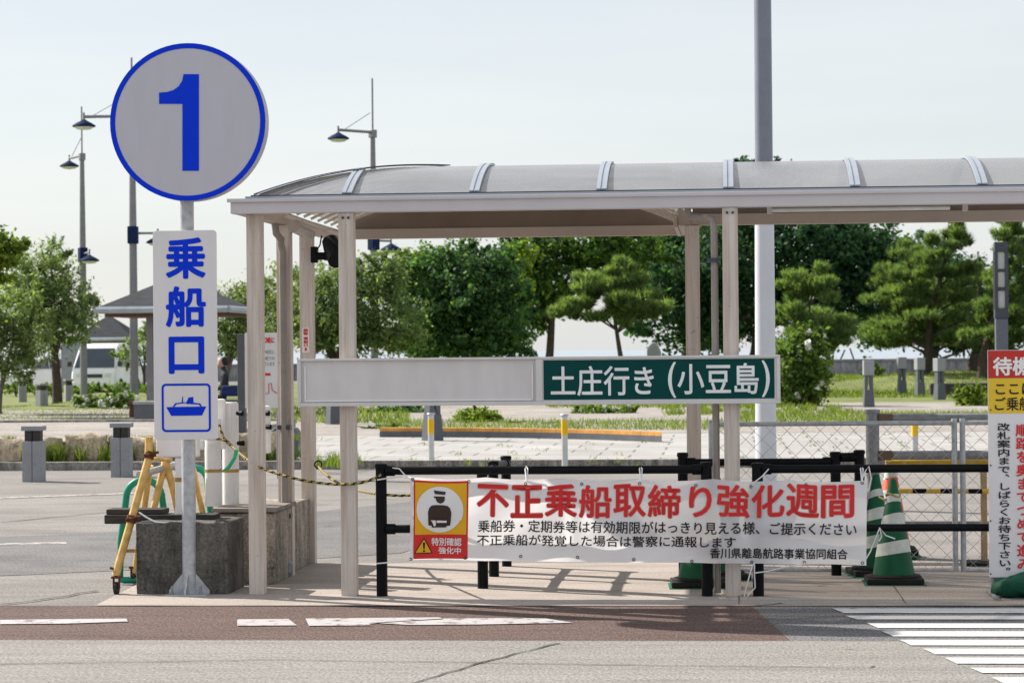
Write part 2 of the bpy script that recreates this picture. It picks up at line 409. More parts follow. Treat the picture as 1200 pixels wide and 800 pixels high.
mk.sheet(gp((-40, 637.5), (78, 635), (78, 637), (-40, 639.5)), .0045)
mk.sheet(gp((-60, 585), (160, 577), (160, 578.5), (-60, 586.5)), .0045)
struct(mk.build('lane_marking', paint_mat('faded_lane_paint', (.55, .50, .44), .5, (.22, .205, .195)), fix=False))

# far kerb, paved plaza, gravel path, lawns, parking, sea
yK = G(600, 548).y; yK0 = G(0, 557).y
def slab(name, x0, x1, y0, y1, z0, z1, m, bevel=.01): return struct(MB().box(x0, x1, y0, y1, z0, z1).build(name, m, bevel=bevel))
def paver_mat():
    m, t, b, o = nodes('concrete_pavers')
    tc = t.nodes.new('ShaderNodeTexCoord'); br = t.nodes.new('ShaderNodeTexBrick')
    br.inputs['Color1'].default_value = (.37, .365, .355, 1); br.inputs['Color2'].default_value = (.325, .318, .308, 1); br.inputs['Mortar'].default_value = (.15, .145, .12, 1)
    br.inputs['Scale'].default_value = 1; br.inputs['Brick Width'].default_value = .9; br.inputs['Row Height'].default_value = .9; br.inputs['Mortar Size'].default_value = .02; br.offset = .5
    t.links.new(tc.outputs['Object'], br.inputs['Vector'])
    n = noise(t, .8, 6); r = ramp(t, n.outputs['Fac'], [(.3, (.82,)*3), (.7, (1.12,)*3)])
    t.links.new(mul(t, br.outputs[0], r.outputs[0]), b.inputs['Base Color']); b.inputs['Roughness'].default_value = .9; return m
M_pav = paver_mat()
slab('kerb', -30, 40, yK-.15, yK, -.02, .115, M_kerbst)
yE = G(600, 513, .1).y
struct(MB().sheet([(-30, yK), (40, yK), (40, yE+2), (-30, yE+2)], .1).build('plaza', M_pav, fix=False))
yG1 = G(600, 479).y
struct(MB().sheet([(-60, yE+1.9), (60, yE+1.9), (60, yG1), (-60, yG1)], .104).build('gravel_path', gGrav, fix=False))
yL1 = G(600, 452).y
struct(MB().sheet([(-90, yG1), (90, yG1), (90, yL1+6), (-90, yL1+6)], .10).build('lawn', gSoil, fix=False))
struct(MB().sheet([(-120, yL1+6), (-9, yL1+6), (-9, 136), (-120, 136)], .012).build('parking', gPark, fix=False))
# grass mounds to the right
def mound(cx, cy, rx, ry, h):
    mb = MB(); N, Mm = 28, 8
    vs_ = [(cx, cy, h+.1)]
    for j in range(1, Mm+1):
        q = j/Mm
        for k in range(N):
            a = 2*math.pi*k/N; wv = 1+.12*math.sin(3*a+cx)
            vs_.append((cx+rx*q*math.cos(a)*wv, cy+ry*q*math.sin(a)*wv, .08+h*(math.cos(math.pi*q)*.5+.5)))
    fs = [(0, 1+k, 1+(k+1) % N) for k in range(N)]
    for j in range(Mm-1):
        for k in range(N):
            a = 1+j*N; fs.append((a+k, a+N+k, a+N+(k+1) % N, a+(k+1) % N))
    mb.add(vs_, fs); return mb
MOUNDS = [(8.5, 93, 9, 9, .55), (1.5, 98, 7, 8, .45), (17, 100, 9, 9, .4), (-17, 68, 4.5, 4, .2)]
for m_ in MOUNDS: struct(mound(*m_).build('grass_mound', gSoil, smooth=60))
sea_m, t_, b_, o_ = nodes('sea_water')
b_.inputs['Base Color'].default_value = (.30, .35, .40, 1); b_.inputs['Roughness'].default_value = .35
bump(t_, b_, noise(t_, .6, 4).outputs['Fac'], .3, .2)
struct(MB().sheet([(-4000, 136), (4000, 136), (4000, 8000), (-4000, 8000)], -1.2).build('sea', sea_m, fix=False))
sw = MB().box(-220, 220, 134.5, 135.3, 0, .85); sw.box(-220, 220, 134.4, 135.4, .85, .95)
tag(sw.build('seawall', concrete('seawall_concrete', (.30, .31, .32), (.22, .225, .23), .6)), 'long low grey concrete seawall behind the pines at the edge of the sea', 'seawall')

# low wall of rough stone blocks at the left, one stone at a time in one wall
wallL = thing('stone_wall', (G(60, 556).x, yK0+.35, .1), 'low wall of rough tan stone blocks behind the two granite bollards', 'wall')
rnd = random.Random(3); mb = MB()
xx = X(-60, 540, yK+.6); xEnd = X(306, 540, yK+.6)
mrock = concrete('rough_tan_stone', (.52, .42, .30), (.26, .21, .15), 3.5)
while xx < xEnd:
    wd = rnd.uniform(.55, 1.15); h = rnd.uniform(.3, .4)
    nx, nz = 7, 5; vs_ = []; fs = []
    for j in range(nz+1):
        for i in range(nx+1):
            u, v = i/nx, j/nz
            edge = min(u, 1-u, v+.3, 1-v)*4
            dep = min(1, edge)**.5*.09+rnd.uniform(-.03, .03)
            vs_.append((xx+u*wd*.97+rnd.uniform(-.01, .01), yK+.42-dep, .1+v*h+rnd.uniform(-.02, .02)))
    for j in range(nz):
        for i in range(nx): a = j*(nx+1)+i; fs.append((a, a+1, a+nx+2, a+nx+1))
    n0 = (nx+1)*(nz+1)
    top = [(p[0], yK+.85, p[2]-.02) for p in vs_[nz*(nx+1):]]; vs_ += top
    for i in range(nx): fs.append((nz*(nx+1)+i, nz*(nx+1)+i+1, n0+i+1, n0+i))
    mb.add(vs_, fs); xx += wd
mb.box(X(-60, 540, yK+.6), xEnd, yK+.5, yK+.84, .1, .36)
mb.build('stonework', mrock, wallL, smooth=50)
xPe = X(200, 540, yK+.6)
struct(MB().box(-30, xPe, yK+.8, yE+2, .11, .36).build('upper_path', gGrav))
slab('path_kerb', -30, xPe-.01, yE+2.001, yE+2.2, .1, .40, M_kerbst)

# orange brick edging curving round the planting bed
eb = MB(); ebd = []
pts = []
for k in range(41):
    u = k/40; px = 445+u*330; py = 512+ (u**2.5)*6
    p = G(px, py, .1); pts.append(p)
for i in range(40):
    a, b = pts[i], pts[i+1]; a = a+(b-a)*.03
    ebd.append(p); eb.add([(a.x, a.y, .2), (b.x, b.y, .2), (b.x, b.y+.25, .2), (a.x, a.y+.25, .2), (a.x, a.y, .262), (b.x, b.y, .262), (b.x, b.y+.25, .262), (a.x, a.y+.25, .262)],
           [(0, 1, 5, 4), (4, 5, 6, 7), (1, 2, 6, 5), (3, 0, 4, 7), (2, 3, 7, 6)])
eb.build('brick_edging', mat('orange_brick', (.55, .27, .07), .8, 0, .25, 3))
kb = MB(); n_ = len(pts)
kb.add([(p.x, p.y-.012, .1) for p in pts]+[(p.x, p.y-.012, .198) for p in pts]+[(p.x, p.y+.26, .198) for p in pts]+[(p.x, p.y+.26, .1) for p in pts], [(r_*n_+i, r_*n_+i+1, (r_+1)*n_+i+1, (r_+1)*n_+i) for r_ in range(3) for i in range(n_-1)])
struct(kb.build('edging_base', M_granited))
tag(bpy.data.objects['brick_edging'], 'curved orange brick edging along the planting bed beyond the plaza', 'edging')

# ================================================================== SHELTER
def shelter():
    yf = YF-.02; W = 2.45
    X0 = X(270, 245, yf); XL = X(786, 250, yf); XR = X(1330, 240, yf)
    zb = Z(600, 246, yf); zt = zb+.085; yr = 20.0; yr2 = yf+2.45
    root = thing('shelter', (X(600, 690, YF), YF, 0), 'beige metal queue shelter with curved bronze roof panels on slim square posts', 'shelter')
    # fascia: one ring of beams
    mb = MB()
    mb.box(X0, XR, yf, yf+.1, zb, zt)
    mb.box(X0-.02, XR, yf-.02, yf-.001, zt-.012, zt+.012)
    mb.build('fascia', M_fascia, root, bevel=.004)
    mb = MB(); mb.box(X0+.002, X0+.1, yf+.102, yr, zb+.002, zt-.002); mb.box(X0+.102, XL+.08, yr-.1, yr, zb+.004, zt-.002)
    mb.build('eave_beam', mat('bronze_beam', (.42, .35, .30), .5, 0, .08, 3), root, bevel=.004)
    mb = MB(); mb.box(XL, XL+.1, yr2-.1, yr-.102, zb+.001, zt+.03); mb.box(XL+.102, XR, yr2-.1, yr2, zb+.003, zt); mb.box(XL-.03, XL-.002, yr2-.14, yr-.11, zb-.01, zb+.06)
    mb.build('eave_beam', mat('bronze_beam', (.42, .35, .30), .5, 0, .08, 3), root, bevel=.004)
    # roof surface over an L plan; local a along the front from its left end, b away from the front
    ax = X0+.14; by = yf+.12; Wp = 2.25; H = .255; Rr = (Wp*Wp/4+H*H)/(2*H); WL = XL-ax-.02
    zr = zt+.035
    def prof(u, Wd):
        u = max(0, min(Wd/2, u))*Wp/Wd; return math.sqrt(max(0, Rr*Rr-(Wp/2-u)**2))-(Rr-H)
    def h(a, b):
        if b <= Wp and a >= WL: return zr+prof(min(b, Wp-b), Wp)
        u = min(a, b, max(WL-a, Wp-b)); return zr+prof(u, Wp)
    st = Wp/18; na = int((XR-ax)/st); nb = int((yr-by-.1)/st)
    aw = (X(800, 210, yf)-ax)
    grid = {}
    mb = MB()
    def vid(i, j):
        if (i, j) not in grid: grid[(i, j)] = len(mb.v); mb.v.append((ax+i*st, by+j*st, h(i*st, j*st)))
        return grid[(i, j)]
    for i in range(na):
        for j in range(nb):
            a, b = (i+.5)*st, (j+.5)*st
            if b < Wp or a < WL:
                q = [vid(i, j), vid(i+1, j), vid(i+1, j+1), vid(i, j+1)]
                mi = 0 if b > Wp*.97 else 1
                mb.f += [[q[0], q[1], q[2]], [q[0], q[2], q[3]]]; mb.mi += [mi, mi]
    mb.build('roof_panel', [M_panA, M_panB], root, smooth=14)
    # ribs over the roof, hip trim, eave trim
    def strip(name, path, wd, th, m, side):
        mb = MB(); n = len(path); vs_ = []
        for (p, s_) in path:
            p = Vector(p); s_ = Vector(s_)
            for q in (-1, 1):
                for dz in (.003, th): vs_.append(tuple(p+s_*q*wd/2+Vector((0, 0, dz))))
        fs = []
        for i in range(n-1):
            a, b = 4*i, 4*i+4
            fs += [(a, b, b+1, a+1), (a+2, a+3, b+3, b+2), (a+1, b+1, b+3, a+3), (a, a+2, b+2, b)]
        fs += [(0, 1, 3, 2), (4*n-4, 4*n-2, 4*n-1, 4*n-3)]
        mb.add(vs_, fs); return mb.build(name, m, root, smooth=35)
    for px in (407, 556, 705, 853.5, 1002, 1151, 1300):
        a = X(px, 225, by)-ax; bend = a if a < Wp/2 else (Wp if a > WL+.1 else Wp/2)
        n = 22
        for q in (-1, 1):
            strip('roof_rib', [((ax+a+q*.020, by-.02+(bend+.02)*k/n, h(a, bend*k/n)), (1, 0, 0)) for k in range(n+1)], .026, .018, M_ribw, 1)
        strip('roof_rib', [((ax+a, by-.02+(bend+.02)*k/n, h(a, bend*k/n)), (1, 0, 0)) for k in range(n+1)], .02, .014, mat('rib_groove', (.25, .28, .33), .4), 1)
        MB().box(ax+a-.03, ax+a+.03, by-.03, by+.01, zr-.012, zr+.008).build('rib_clip', mat('clip_bronze', (.10, .08, .06), .5), root)
    n = 26; s2 = Vector((1, -1, 0)).normalized()
    for off, m, wd, th in ((0, M_dark, .03, .014), (.04, M_ribw, .02, .01), (.072, M_dark, .014, .01)):
        strip('hip_trim', [((ax+off*.7+Wp/2*k/n, by-off*.7+Wp/2*k/n, h(min(Wp/2*k/n, Wp/2), Wp/2*k/n)+.004), s2) for k in range(n+1)], wd, th, m, 1)
    mb = MB(); mb.box(ax-.02, XR, by-.04, by-.002, zr-.022, zr+.004); mb.build('eave_trim', M_dark, root)
    mb = MB(); mb.box(ax-.05, XR, by-.075, by-.042, zr-.03, zr-.006); mb.build('eave_trim', M_ribw, root)
    mb = MB(); mb.box(X0+.03, XR, yf+.02, by+.02, zt+.002, zt+.012); mb.build('gutter', M_fascia, root)
    # closing panel above the rear beam, cross ribs and purlins beneath the roof
    poly = [(ax+.0, zt-.001)]+[(ax+WL*k/30, zr-.004+prof(min(WL*k/30, WL-WL*k/30), Wp)) for k in range(31)]+[(ax+WL, zt-.001)]
    MB().prism(poly[::-1], yr-.085, yr-.07).build('end_panel', M_brown, root)
    for k in range(11):
        b = .35+k*.31
        mb = MB(); path = [(ax+WL*q/24, by+b, h(WL*q/24, b if b > Wp else b)-.035) for q in range(25)]
        if b < Wp: path = [(ax+a_, by+b, h(a_, b)-.035) for a_ in [WL*q/24 for q in range(25)]]
        mb.tube(path, .014, 4); mb.build('roof_purlin', M_beige, root)
    MB().box(XL+.11, XR, yr2-.085, yr2-.07, zt+.001, zr+.03).build('soffit_strip', M_brown, root)
    # posts
    def post(px, py, Y, z1, wd=.1):
        c = X(px, py, Y); mb = MB(); mb.box(c-wd/2, c+wd/2, Y, Y+wd, .0, z1)
        mb.box(c-.012, c-.008, Y-.002, Y+.001, .02, z1-.1)
        o = mb.build('post', M_beige, root, bevel=.004)
        return c, o
    for px, py, Y in ((300, 600, YF+.12), (408, 600, YF), (858.5, 600, YF), (1318, 600, YF)):
        c, o = post(px, py, Y, zb-.001)
        if Y == YF:
            b_ = MB()
            for q in (-.018, .018): b_.cyl((c+q, Y-.008, zb-.035), (c+q, Y+.01, zb-.035), .009, 8)
            b_.build('bolt', M_galvd, o, local=False) if False else None
            mbb = b_.build('bolt', M_dark, root)
    post(334, 550, 17.45, zb-.001); post(360.5, 550, 18.45, zb-.001); post(813, 500, yr2-.12, zb-.001, .105)
    post(1290, 500, yr2-.12, zb-.001)
    # downpipes
    def pipe(name, pts, r): return MB().tube(pts, r, 12).build(name, mat('pipe_beige', (.27, .245, .225), .4), root, smooth=50)
    xa = X(333, 500, 17.40); xb = X(322, 275, 17.3)
    pipe('downpipe', [(xb, 17.3, zb+.02), (xb+.01, 17.3, zb-.07), (xb+.04, 17.33, zb-.11), (xa-.01, 17.38, zb-.14), (xa, 17.40, zb-.2), (xa, 17.40, .06)], .026)
    MB().box(xa-.045, xa+.045, 17.38, 17.46, .42, .45).build('pipe_clip', M_dark, root)
    MB().box(xa-.045, xa+.045, 17.38, 17.46, 1.05, 1.08).build('pipe_clip', M_dark, root)
    MB().lathe((xa-.01, 17.37, .012), [(.055, 0), (.07, .03), (.07, .09), (.035, .12)], 12).build('drain_cup', M_galvd, root)
    xc = X(839, 500, YF+.06); xd = X(806, 248, YF+.2)
    pipe('downpipe', [(xd, YF+.16, zb+.03), (xd, YF+.16, zb-.02), (xd+.03, YF+.16, zb-.05), (xc-.05, YF+.1, zb-.06), (xc-.01, YF+.07, zb-.075), (xc, YF+.06, zb-.13), (xc, YF+.06, .02)], .024)
    for zc in (zb-.35, .42): MB().box(xc-.05, xc+.04, YF+.02, YF+.1, zc, zc+.025).build('pipe_clip', M_dark, root)
    # strip lights under the eaves
    lt = MB(); lx0, lx1 = X(899, 240, YF+.5), X(1134, 240, YF+.5); zl = Z(1000, 240, YF+.5)
    lt.box(lx0, lx1, YF+.47, YF+.56, zl-.0, zl+.04)
    o = lt.build('strip_light', mat('fitting_beige', (.42, .38, .35), .4), root, bevel=.004)
    z2 = zl-.028
    for a_, b__ in ((lx0, lx0+.03), (lx1-.03, lx1)): MB().box(a_, b__, YF+.48, YF+.55, zl-.05, zl-.001).build('lamp_holder', M_fascia, root)
    MB().cyl((lx0+.03, YF+.515, z2), (lx0+1.2, YF+.515, z2), .014).build('lamp_tube', M_milk, root)
    # fitting on the left end
    p0 = P(344, 265.5, 16.9); p1 = P(363, 274.5, 18.0)
    MB().cyl(p0, p1, .042, 16).build('strip_light', mat('fitting_beige', (.42, .38, .35), .4), root, smooth=40)
    MB().cyl(p0+Vector((.02, -.5, .06)), p1+Vector((.02, 1.6, .06)), .018, 8).build('cable_duct', M_beige, root, smooth=40)
    # warning sticker on the rear post
    cx = X(358, 398, 18.43); z0, z1 = Z(358, 413, 18.43), Z(358, 384, 18.43)
    o = MB().box(cx-.027, cx+.027, 18.443, 18.449, z0, z1).build('sticker', M_white, root)
    t = MB(); hh = z1-z0
    write_down(t, '旅客', cx, .04, z1-hh*.03, z1-hh*.3, 18.441, .04); write_down(t, '乗船口', cx, .036, z1-hh*.36, z1-hh*.76, 18.441, .04)
    t.box(cx-.007, cx+.007, 18.439, 18.441, z0+hh*.07, z0+hh*.2); t.build('lettering', M_red, o) if False else t.build('sticker_lettering', M_red, root, fix=False)
    return zb
ZB = shelter()

# spotlight hung on the rear left post
def spotlight():
    Y = 18.4; root = thing('spotlight', (X(370, 300, Y), Y, Z(370, 300, Y)), 'black spotlight on a bracket high on the rear left shelter post', 'spotlight')
    a = lambda px, py, dy=0: tuple(P(px, py, Y+dy))
    p = P(367.5, 300, Y)
    MB().box(p.x-.02, p.x+.03, Y-.03, Y+.05, Z(367, 308, Y), Z(367, 289, Y)).build('mount_plate', M_black, root, bevel=.008)
    MB().tube([a(370, 300), a(380, 300), a(388, 302)], .03, 10).build('arm', M_black, root, smooth=50)
    q = P(391, 293, Y-.02)
    mb = MB(); mb.tube([q+Vector((-.04, .06, .075)), q+Vector((0, 0, 0)), q+Vector((.05, -.07, -.07))], [.06, .075, .085], 14); mb.build('lamp_head', M_black, root, smooth=40)
    MB().tube([a(372, 292), a(375, 287), a(376, 281), a(377, 276)], .006, 6).build('cable', M_black, root)
spotlight()

# ================================================================== ROUND AND TALL SIGN ON ITS POLE
def boarding_sign():
    b = G(222, 697); Y = b.y
    root = thing('boarding_sign', (b.x, Y, 0), 'tall galvanised pole with round white number 1 sign over an upright blue lettered plate', 'sign')
    MB().tube([(b.x, Y, .01), (X(219, 250, Y), Y, Z(219, 250, Y)), (X(219, 190, Y), Y, Z(219, 190, Y))], .046, 20).build('pole', M_galv, root, smooth=50)
    MB().box(b.x-.14, b.x+.14, Y-.14, Y+.14, 0, .014).build('base_plate', M_galv, root, bevel=.003)
    for k in range(4):
        a = R(90*k); d = Vector((math.cos(a), math.sin(a), 0)); q = Vector((-d.y, d.x, 0))*.005; c = Vector((b.x, Y, .0142))
        pts = [c+d*.044, c+d*.135, c+d*.135+Vector((0, 0, .02)), c+d*.044+Vector((0, 0, .13))]
        MB().add([p-q for p in pts]+[p+q for p in pts], [(0, 1, 2, 3), (7, 6, 5, 4), (0, 4, 5, 1), (1, 5, 6, 2), (2, 6, 7, 3), (3, 7, 4, 0)]).build('gusset', M_galv, root)
    for sx in (-1, 1):
        for sy in (-1, 1):
            mb = MB(); p = Vector((b.x+sx*.095, Y+sy*.095, .0142)); mb.cyl(p, p+Vector((0, 0, .014)), .017, 6); mb.cyl(p+Vector((0, 0, .0142)), p+Vector((0, 0, .055)), .009, 8)
            mb.build('bolt', M_galvd, root)
    # round sign
    ys = Y-.10; c = P(219.5, 143, ys-.05); r = 93.5*ys/FPX
    MB().tube([(c.x, ys-.035, c.z), (c.x, ys+.085, c.z)], r, 72).build('sign_case', mat('case_grey', (.42, .40, .40), .5), root, smooth=40)
    disc = MB().prism([(c.x+(r-.034)*math.cos(2*math.pi*k/72), c.z+(r-.034)*math.sin(2*math.pi*k/72)) for k in range(72)], ys-.044, ys-.0352)
    d_ = disc.build('sign_face', M_disc, root)
    MB().ring(c.x, c.z, r-.0335, r, ys-.047, ys-.0355).build('blue_rim', M_blue, root)
    def q(px, py): p = P(px, py, ys-.05); return (p.x, p.z)
    k = 400/1185.
    pts = [(633, 593), (690, 593), (690, 258), (637, 258), (632, 281), (620, 300), (602, 313), (580, 320), (552, 322), (552, 361), (633, 361)]
    MB().prism([q(x*k, y*k) for x, y in pts], ys-.048, ys-.0442).build('numeral', M_blue, root, bevel=0)
    # tall plate
    yp = Y-.062; x0, x1 = X(180, 400, yp), X(254.5, 400, yp); z0, z1 = Z(217, 515, yp), Z(217, 270, yp)
    def rrect(x0, x1, z0, z1, r, n=6):
        pts = []
        for cx, cz, a0 in ((x1-r, z0+r, -90), (x1-r, z1-r, 0), (x0+r, z1-r, 90), (x0+r, z0+r, 180)):
            for j in range(n+1): a = R(a0+90*j/n); pts.append((cx+r*math.cos(a), cz+r*math.sin(a)))
        return pts
    MB().prism(rrect(x0, x1, z0, z1, .025), yp-.004, yp+.012).build('tall_plate', M_plate, root, bevel=.003)
    for zc in (z0+.12, z1-.12): MB().box(b.x-.13, b.x+.13, yp+.013, yp+.03, zc-.02, zc+.02).build('bracket', M_galvd, root)
    t = MB(); yy = yp-.0065
    def fit(ch, a, b_, c_, d): p = P(a, d, yp); s_ = P(b_, c_, yp); write(t, ch, p.x, s_.x, p.z, s_.z, yy, .028)
    fit('乗', 194.5, 241, 278, 327); fit('船', 194.5, 241.5, 335, 383.5); fit('口', 198, 239.5, 394, 438)
    t.build('lettering', M_blue, root, fix=False)
    i = MB(); A = P(190, 506, yp); B = P(247, 449, yp)
    o_ = rrect(A.x, B.x, A.z, B.z, .028); n_ = rrect(A.x+.014, B.x-.014, A.z+.014, B.z-.014, .016)
    n = len(o_); i.add([(x, yy, z) for x, z in o_]+[(x, yy, z) for x, z in n_], [(j, (j+1) % n, n+(j+1) % n, n+j) for j in range(n)])
    k = .25; bq = lambda x, y: (P(x*k, y*k+430, yp).x, P(x*k, y*k+430, yp).z)
    for poly in ([(780, 187), (968, 184), (948, 226), (803, 228)], [(810, 186), (822, 169), (845, 166), (872, 164), (872, 168), (848, 171), (828, 174), (818, 186)],
                 [(873, 167), (885, 142), (907, 139), (908, 166), (940, 170), (947, 184), (940, 184), (933, 175), (873, 172)], [(852, 166), (856, 137), (859, 137), (859, 166)]):
        i.add([(x, yy, z) for x, z in [bq(*p) for p in poly]], [list(range(len(poly)))])
    i.build('ship_symbol', M_blue, root, fix=False)
boarding_sign()

# ================================================================== LONG SIGN BOARD
def sign_board():
    y1 = YF-.001; y0 = YF-.06; x0, x1 = X(348.5, 448, y0), X(914.5, 448, y0); z0, z1 = Z(600, 474.5, y0), Z(600, 418.2, y0)
    root = thing('destination_board', ((x0+x1)/2, y0, z0), 'long white horizontal board across the shelter posts with green panel lettered for Tonosho', 'sign')
    xm = X(633, 448, y0); fr = .028
    mb = MB(); mb.box(x0, x1, y0+.012, y1, z0+.003, z1-.003); mb.build('board_body', M_signwhite, root)
    f = MB()
    f.box(x0, x1, y0-.012, y0+.0115, z0, z0+fr*.8); f.box(x0, x1, y0-.012, y0+.0115, z1-fr*.55, z1)
    f.box(x0, x0+fr*.9, y0-.012, y0+.0115, z0+fr*.8+.0005, z1-fr*.55-.0005); f.box(x1-fr*.9, x1, y0-.012, y0+.0115, z0+fr*.8+.0005, z1-fr*.55-.0005)
    f.box(xm-.028, xm+.014, y0-.012, y0+.0115, z0+fr*.8+.0005, z1-fr*.55-.0005)
    f.build('board_frame', M_signwhite, root, bevel=.003)
    t = MB(); t.box(x0+.045, xm-.05, y0+.001, y0+.0115, z0+fr+.002, z0+fr+.012); t.box(x0+.045, x0+.055, y0+.001, y0+.0115, z0+fr+.0125, z1-.05); t.box(xm-.055, xm-.046, y0+.001, y0+.0115, z0+fr+.0125, z1-.05)
    t.build('inner_trim', M_white, root, bevel=.002)
    gx0, gx1 = X(637, 440, y0), X(907.5, 440, y0); gz0, gz1 = Z(772, 467.5, y0), Z(772, 421, y0)
    MB().box(gx0-.012, gx1+.012, y0+.004, y0+.0118, gz0-.012, gz1+.012).build('panel_border', M_white, root)
    MB().box(gx0, gx1, y0-.001, y0+.0038, gz0, gz1).build('green_panel', M_green, root)
    t = MB()
    def fit(s, a, b, c_, d, bold=.012): p = P(a, d, y0); q = P(b, c_, y0); write(t, s, p.x, q.x, p.z, q.z, y0-.003, bold)
    fit('土庄行き', 645.5, 766, 428, 464, .014); fit('(', 783, 792, 424, 466); fit('小豆島', 794, 889, 425, 462, .014); fit(')', 893, 902, 422, 465)
    t.build('lettering', mat('letter_white', (.78, .80, .82), .5), root, fix=False)
sign_board()

# ================================================================== BARRIERS
def barrier(name, posts, rails, label, Y, group=None):
    root = thing(name, (posts[0][0], Y, 0), label, 'barrier', group)
    for (x, y, h_) in posts:
        mb = MB(); mb.lathe((x, y, 0), [(.036, 0), (.036, h_-.03), (.041, h_-.028), (.041, h_-.006), (.034, h_)], 18); mb.build('post', M_black, root, smooth=40)
    for (a, b, r) in rails:
        a = Vector(a); b = Vector(b); d = (b-a).normalized()
        MB().cyl(a, b, r, 12).build('rail', M_black, root, smooth=40)
        for p, s_ in ((a, 1), (b, -1)):
            MB().cyl(p+d*s_*.0, p+d*s_*.06, r+.008, 12).build('rail_joint', M_black, root, smooth=40)
    return root
xa, xb = X(447, 600, YF), X(828, 600, YF)
zt_, zl_ = Z(447, 551.5, YF), Z(447, 619.5, YF)
barrier('barrier', [(xa, YF, Z(447, 543, YF)), (xb, YF, Z(828, 541, YF))], [((xa+.03, YF, zt_), (xb-.03, YF, zt_), .027), ((xa+.03, YF, zl_), (xb-.03, YF, zl_), .027)],
        'black tube barrier under the long board, carrying the left part of the banner', YF, 'black tube barriers round the shelter')
xa, xb = X(888, 600, YF), X(1262, 600, YF)
barrier('barrier', [(xa, YF, Z(888, 542, YF)), (xb, YF, Z(888, 542, YF))], [((xa+.03, YF, zt_), (xb-.03, YF, zt_), .027), ((xa+.03, YF, zl_), (xb-.03, YF, zl_), .025)],
        'black tube barrier before the chain link gate, carrying the banner right end', YF, 'black tube barriers round the shelter')
pb = [G(566, 690), G(579, 676), G(594, 664)]; hs = .82
barrier('barrier', [(p.x, p.y, hs) for p in pb], [((pb[0].x, pb[0].y+.03, .77), (pb[1].x, pb[1].y-.03, .77), .026), ((pb[1].x, pb[1].y+.03, .77), (pb[2].x, pb[2].y-.03, .77), .026), ((pb[0].x, pb[0].y+.03, .40), (pb[1].x, pb[1].y-.03, .40), .024), ((pb[1].x, pb[1].y+.03, .40), (pb[2].x, pb[2].y-.03, .40), .024)],
        'black tube barrier seen end on, running away from the banner behind its red heading', pb[0].y, 'black tube barriers round the shelter')
Yb = 17.45; xa, xb, xc = X(800, 540, Yb), X(979, 540, Yb), X(1007, 540, Yb+.05)
zz = Z(930, 541, Yb)
barrier('barrier', [(xa, Yb, zz+.07), (xb, Yb, zz+.07), (xc, Yb+.05, zz+.08)], [((xa+.03, Yb, zz), (xb-.03, Yb, zz), .026), ((xb+.03, Yb, zz+.03), (xc-.02, Yb+.05, zz+.03), .026), ((xa+.03, Yb, .42), (xb-.03, Yb, .42), .024)],
        'black tube barrier behind the banner and just before the chain link fence', Yb, 'black tube barriers round the shelter')

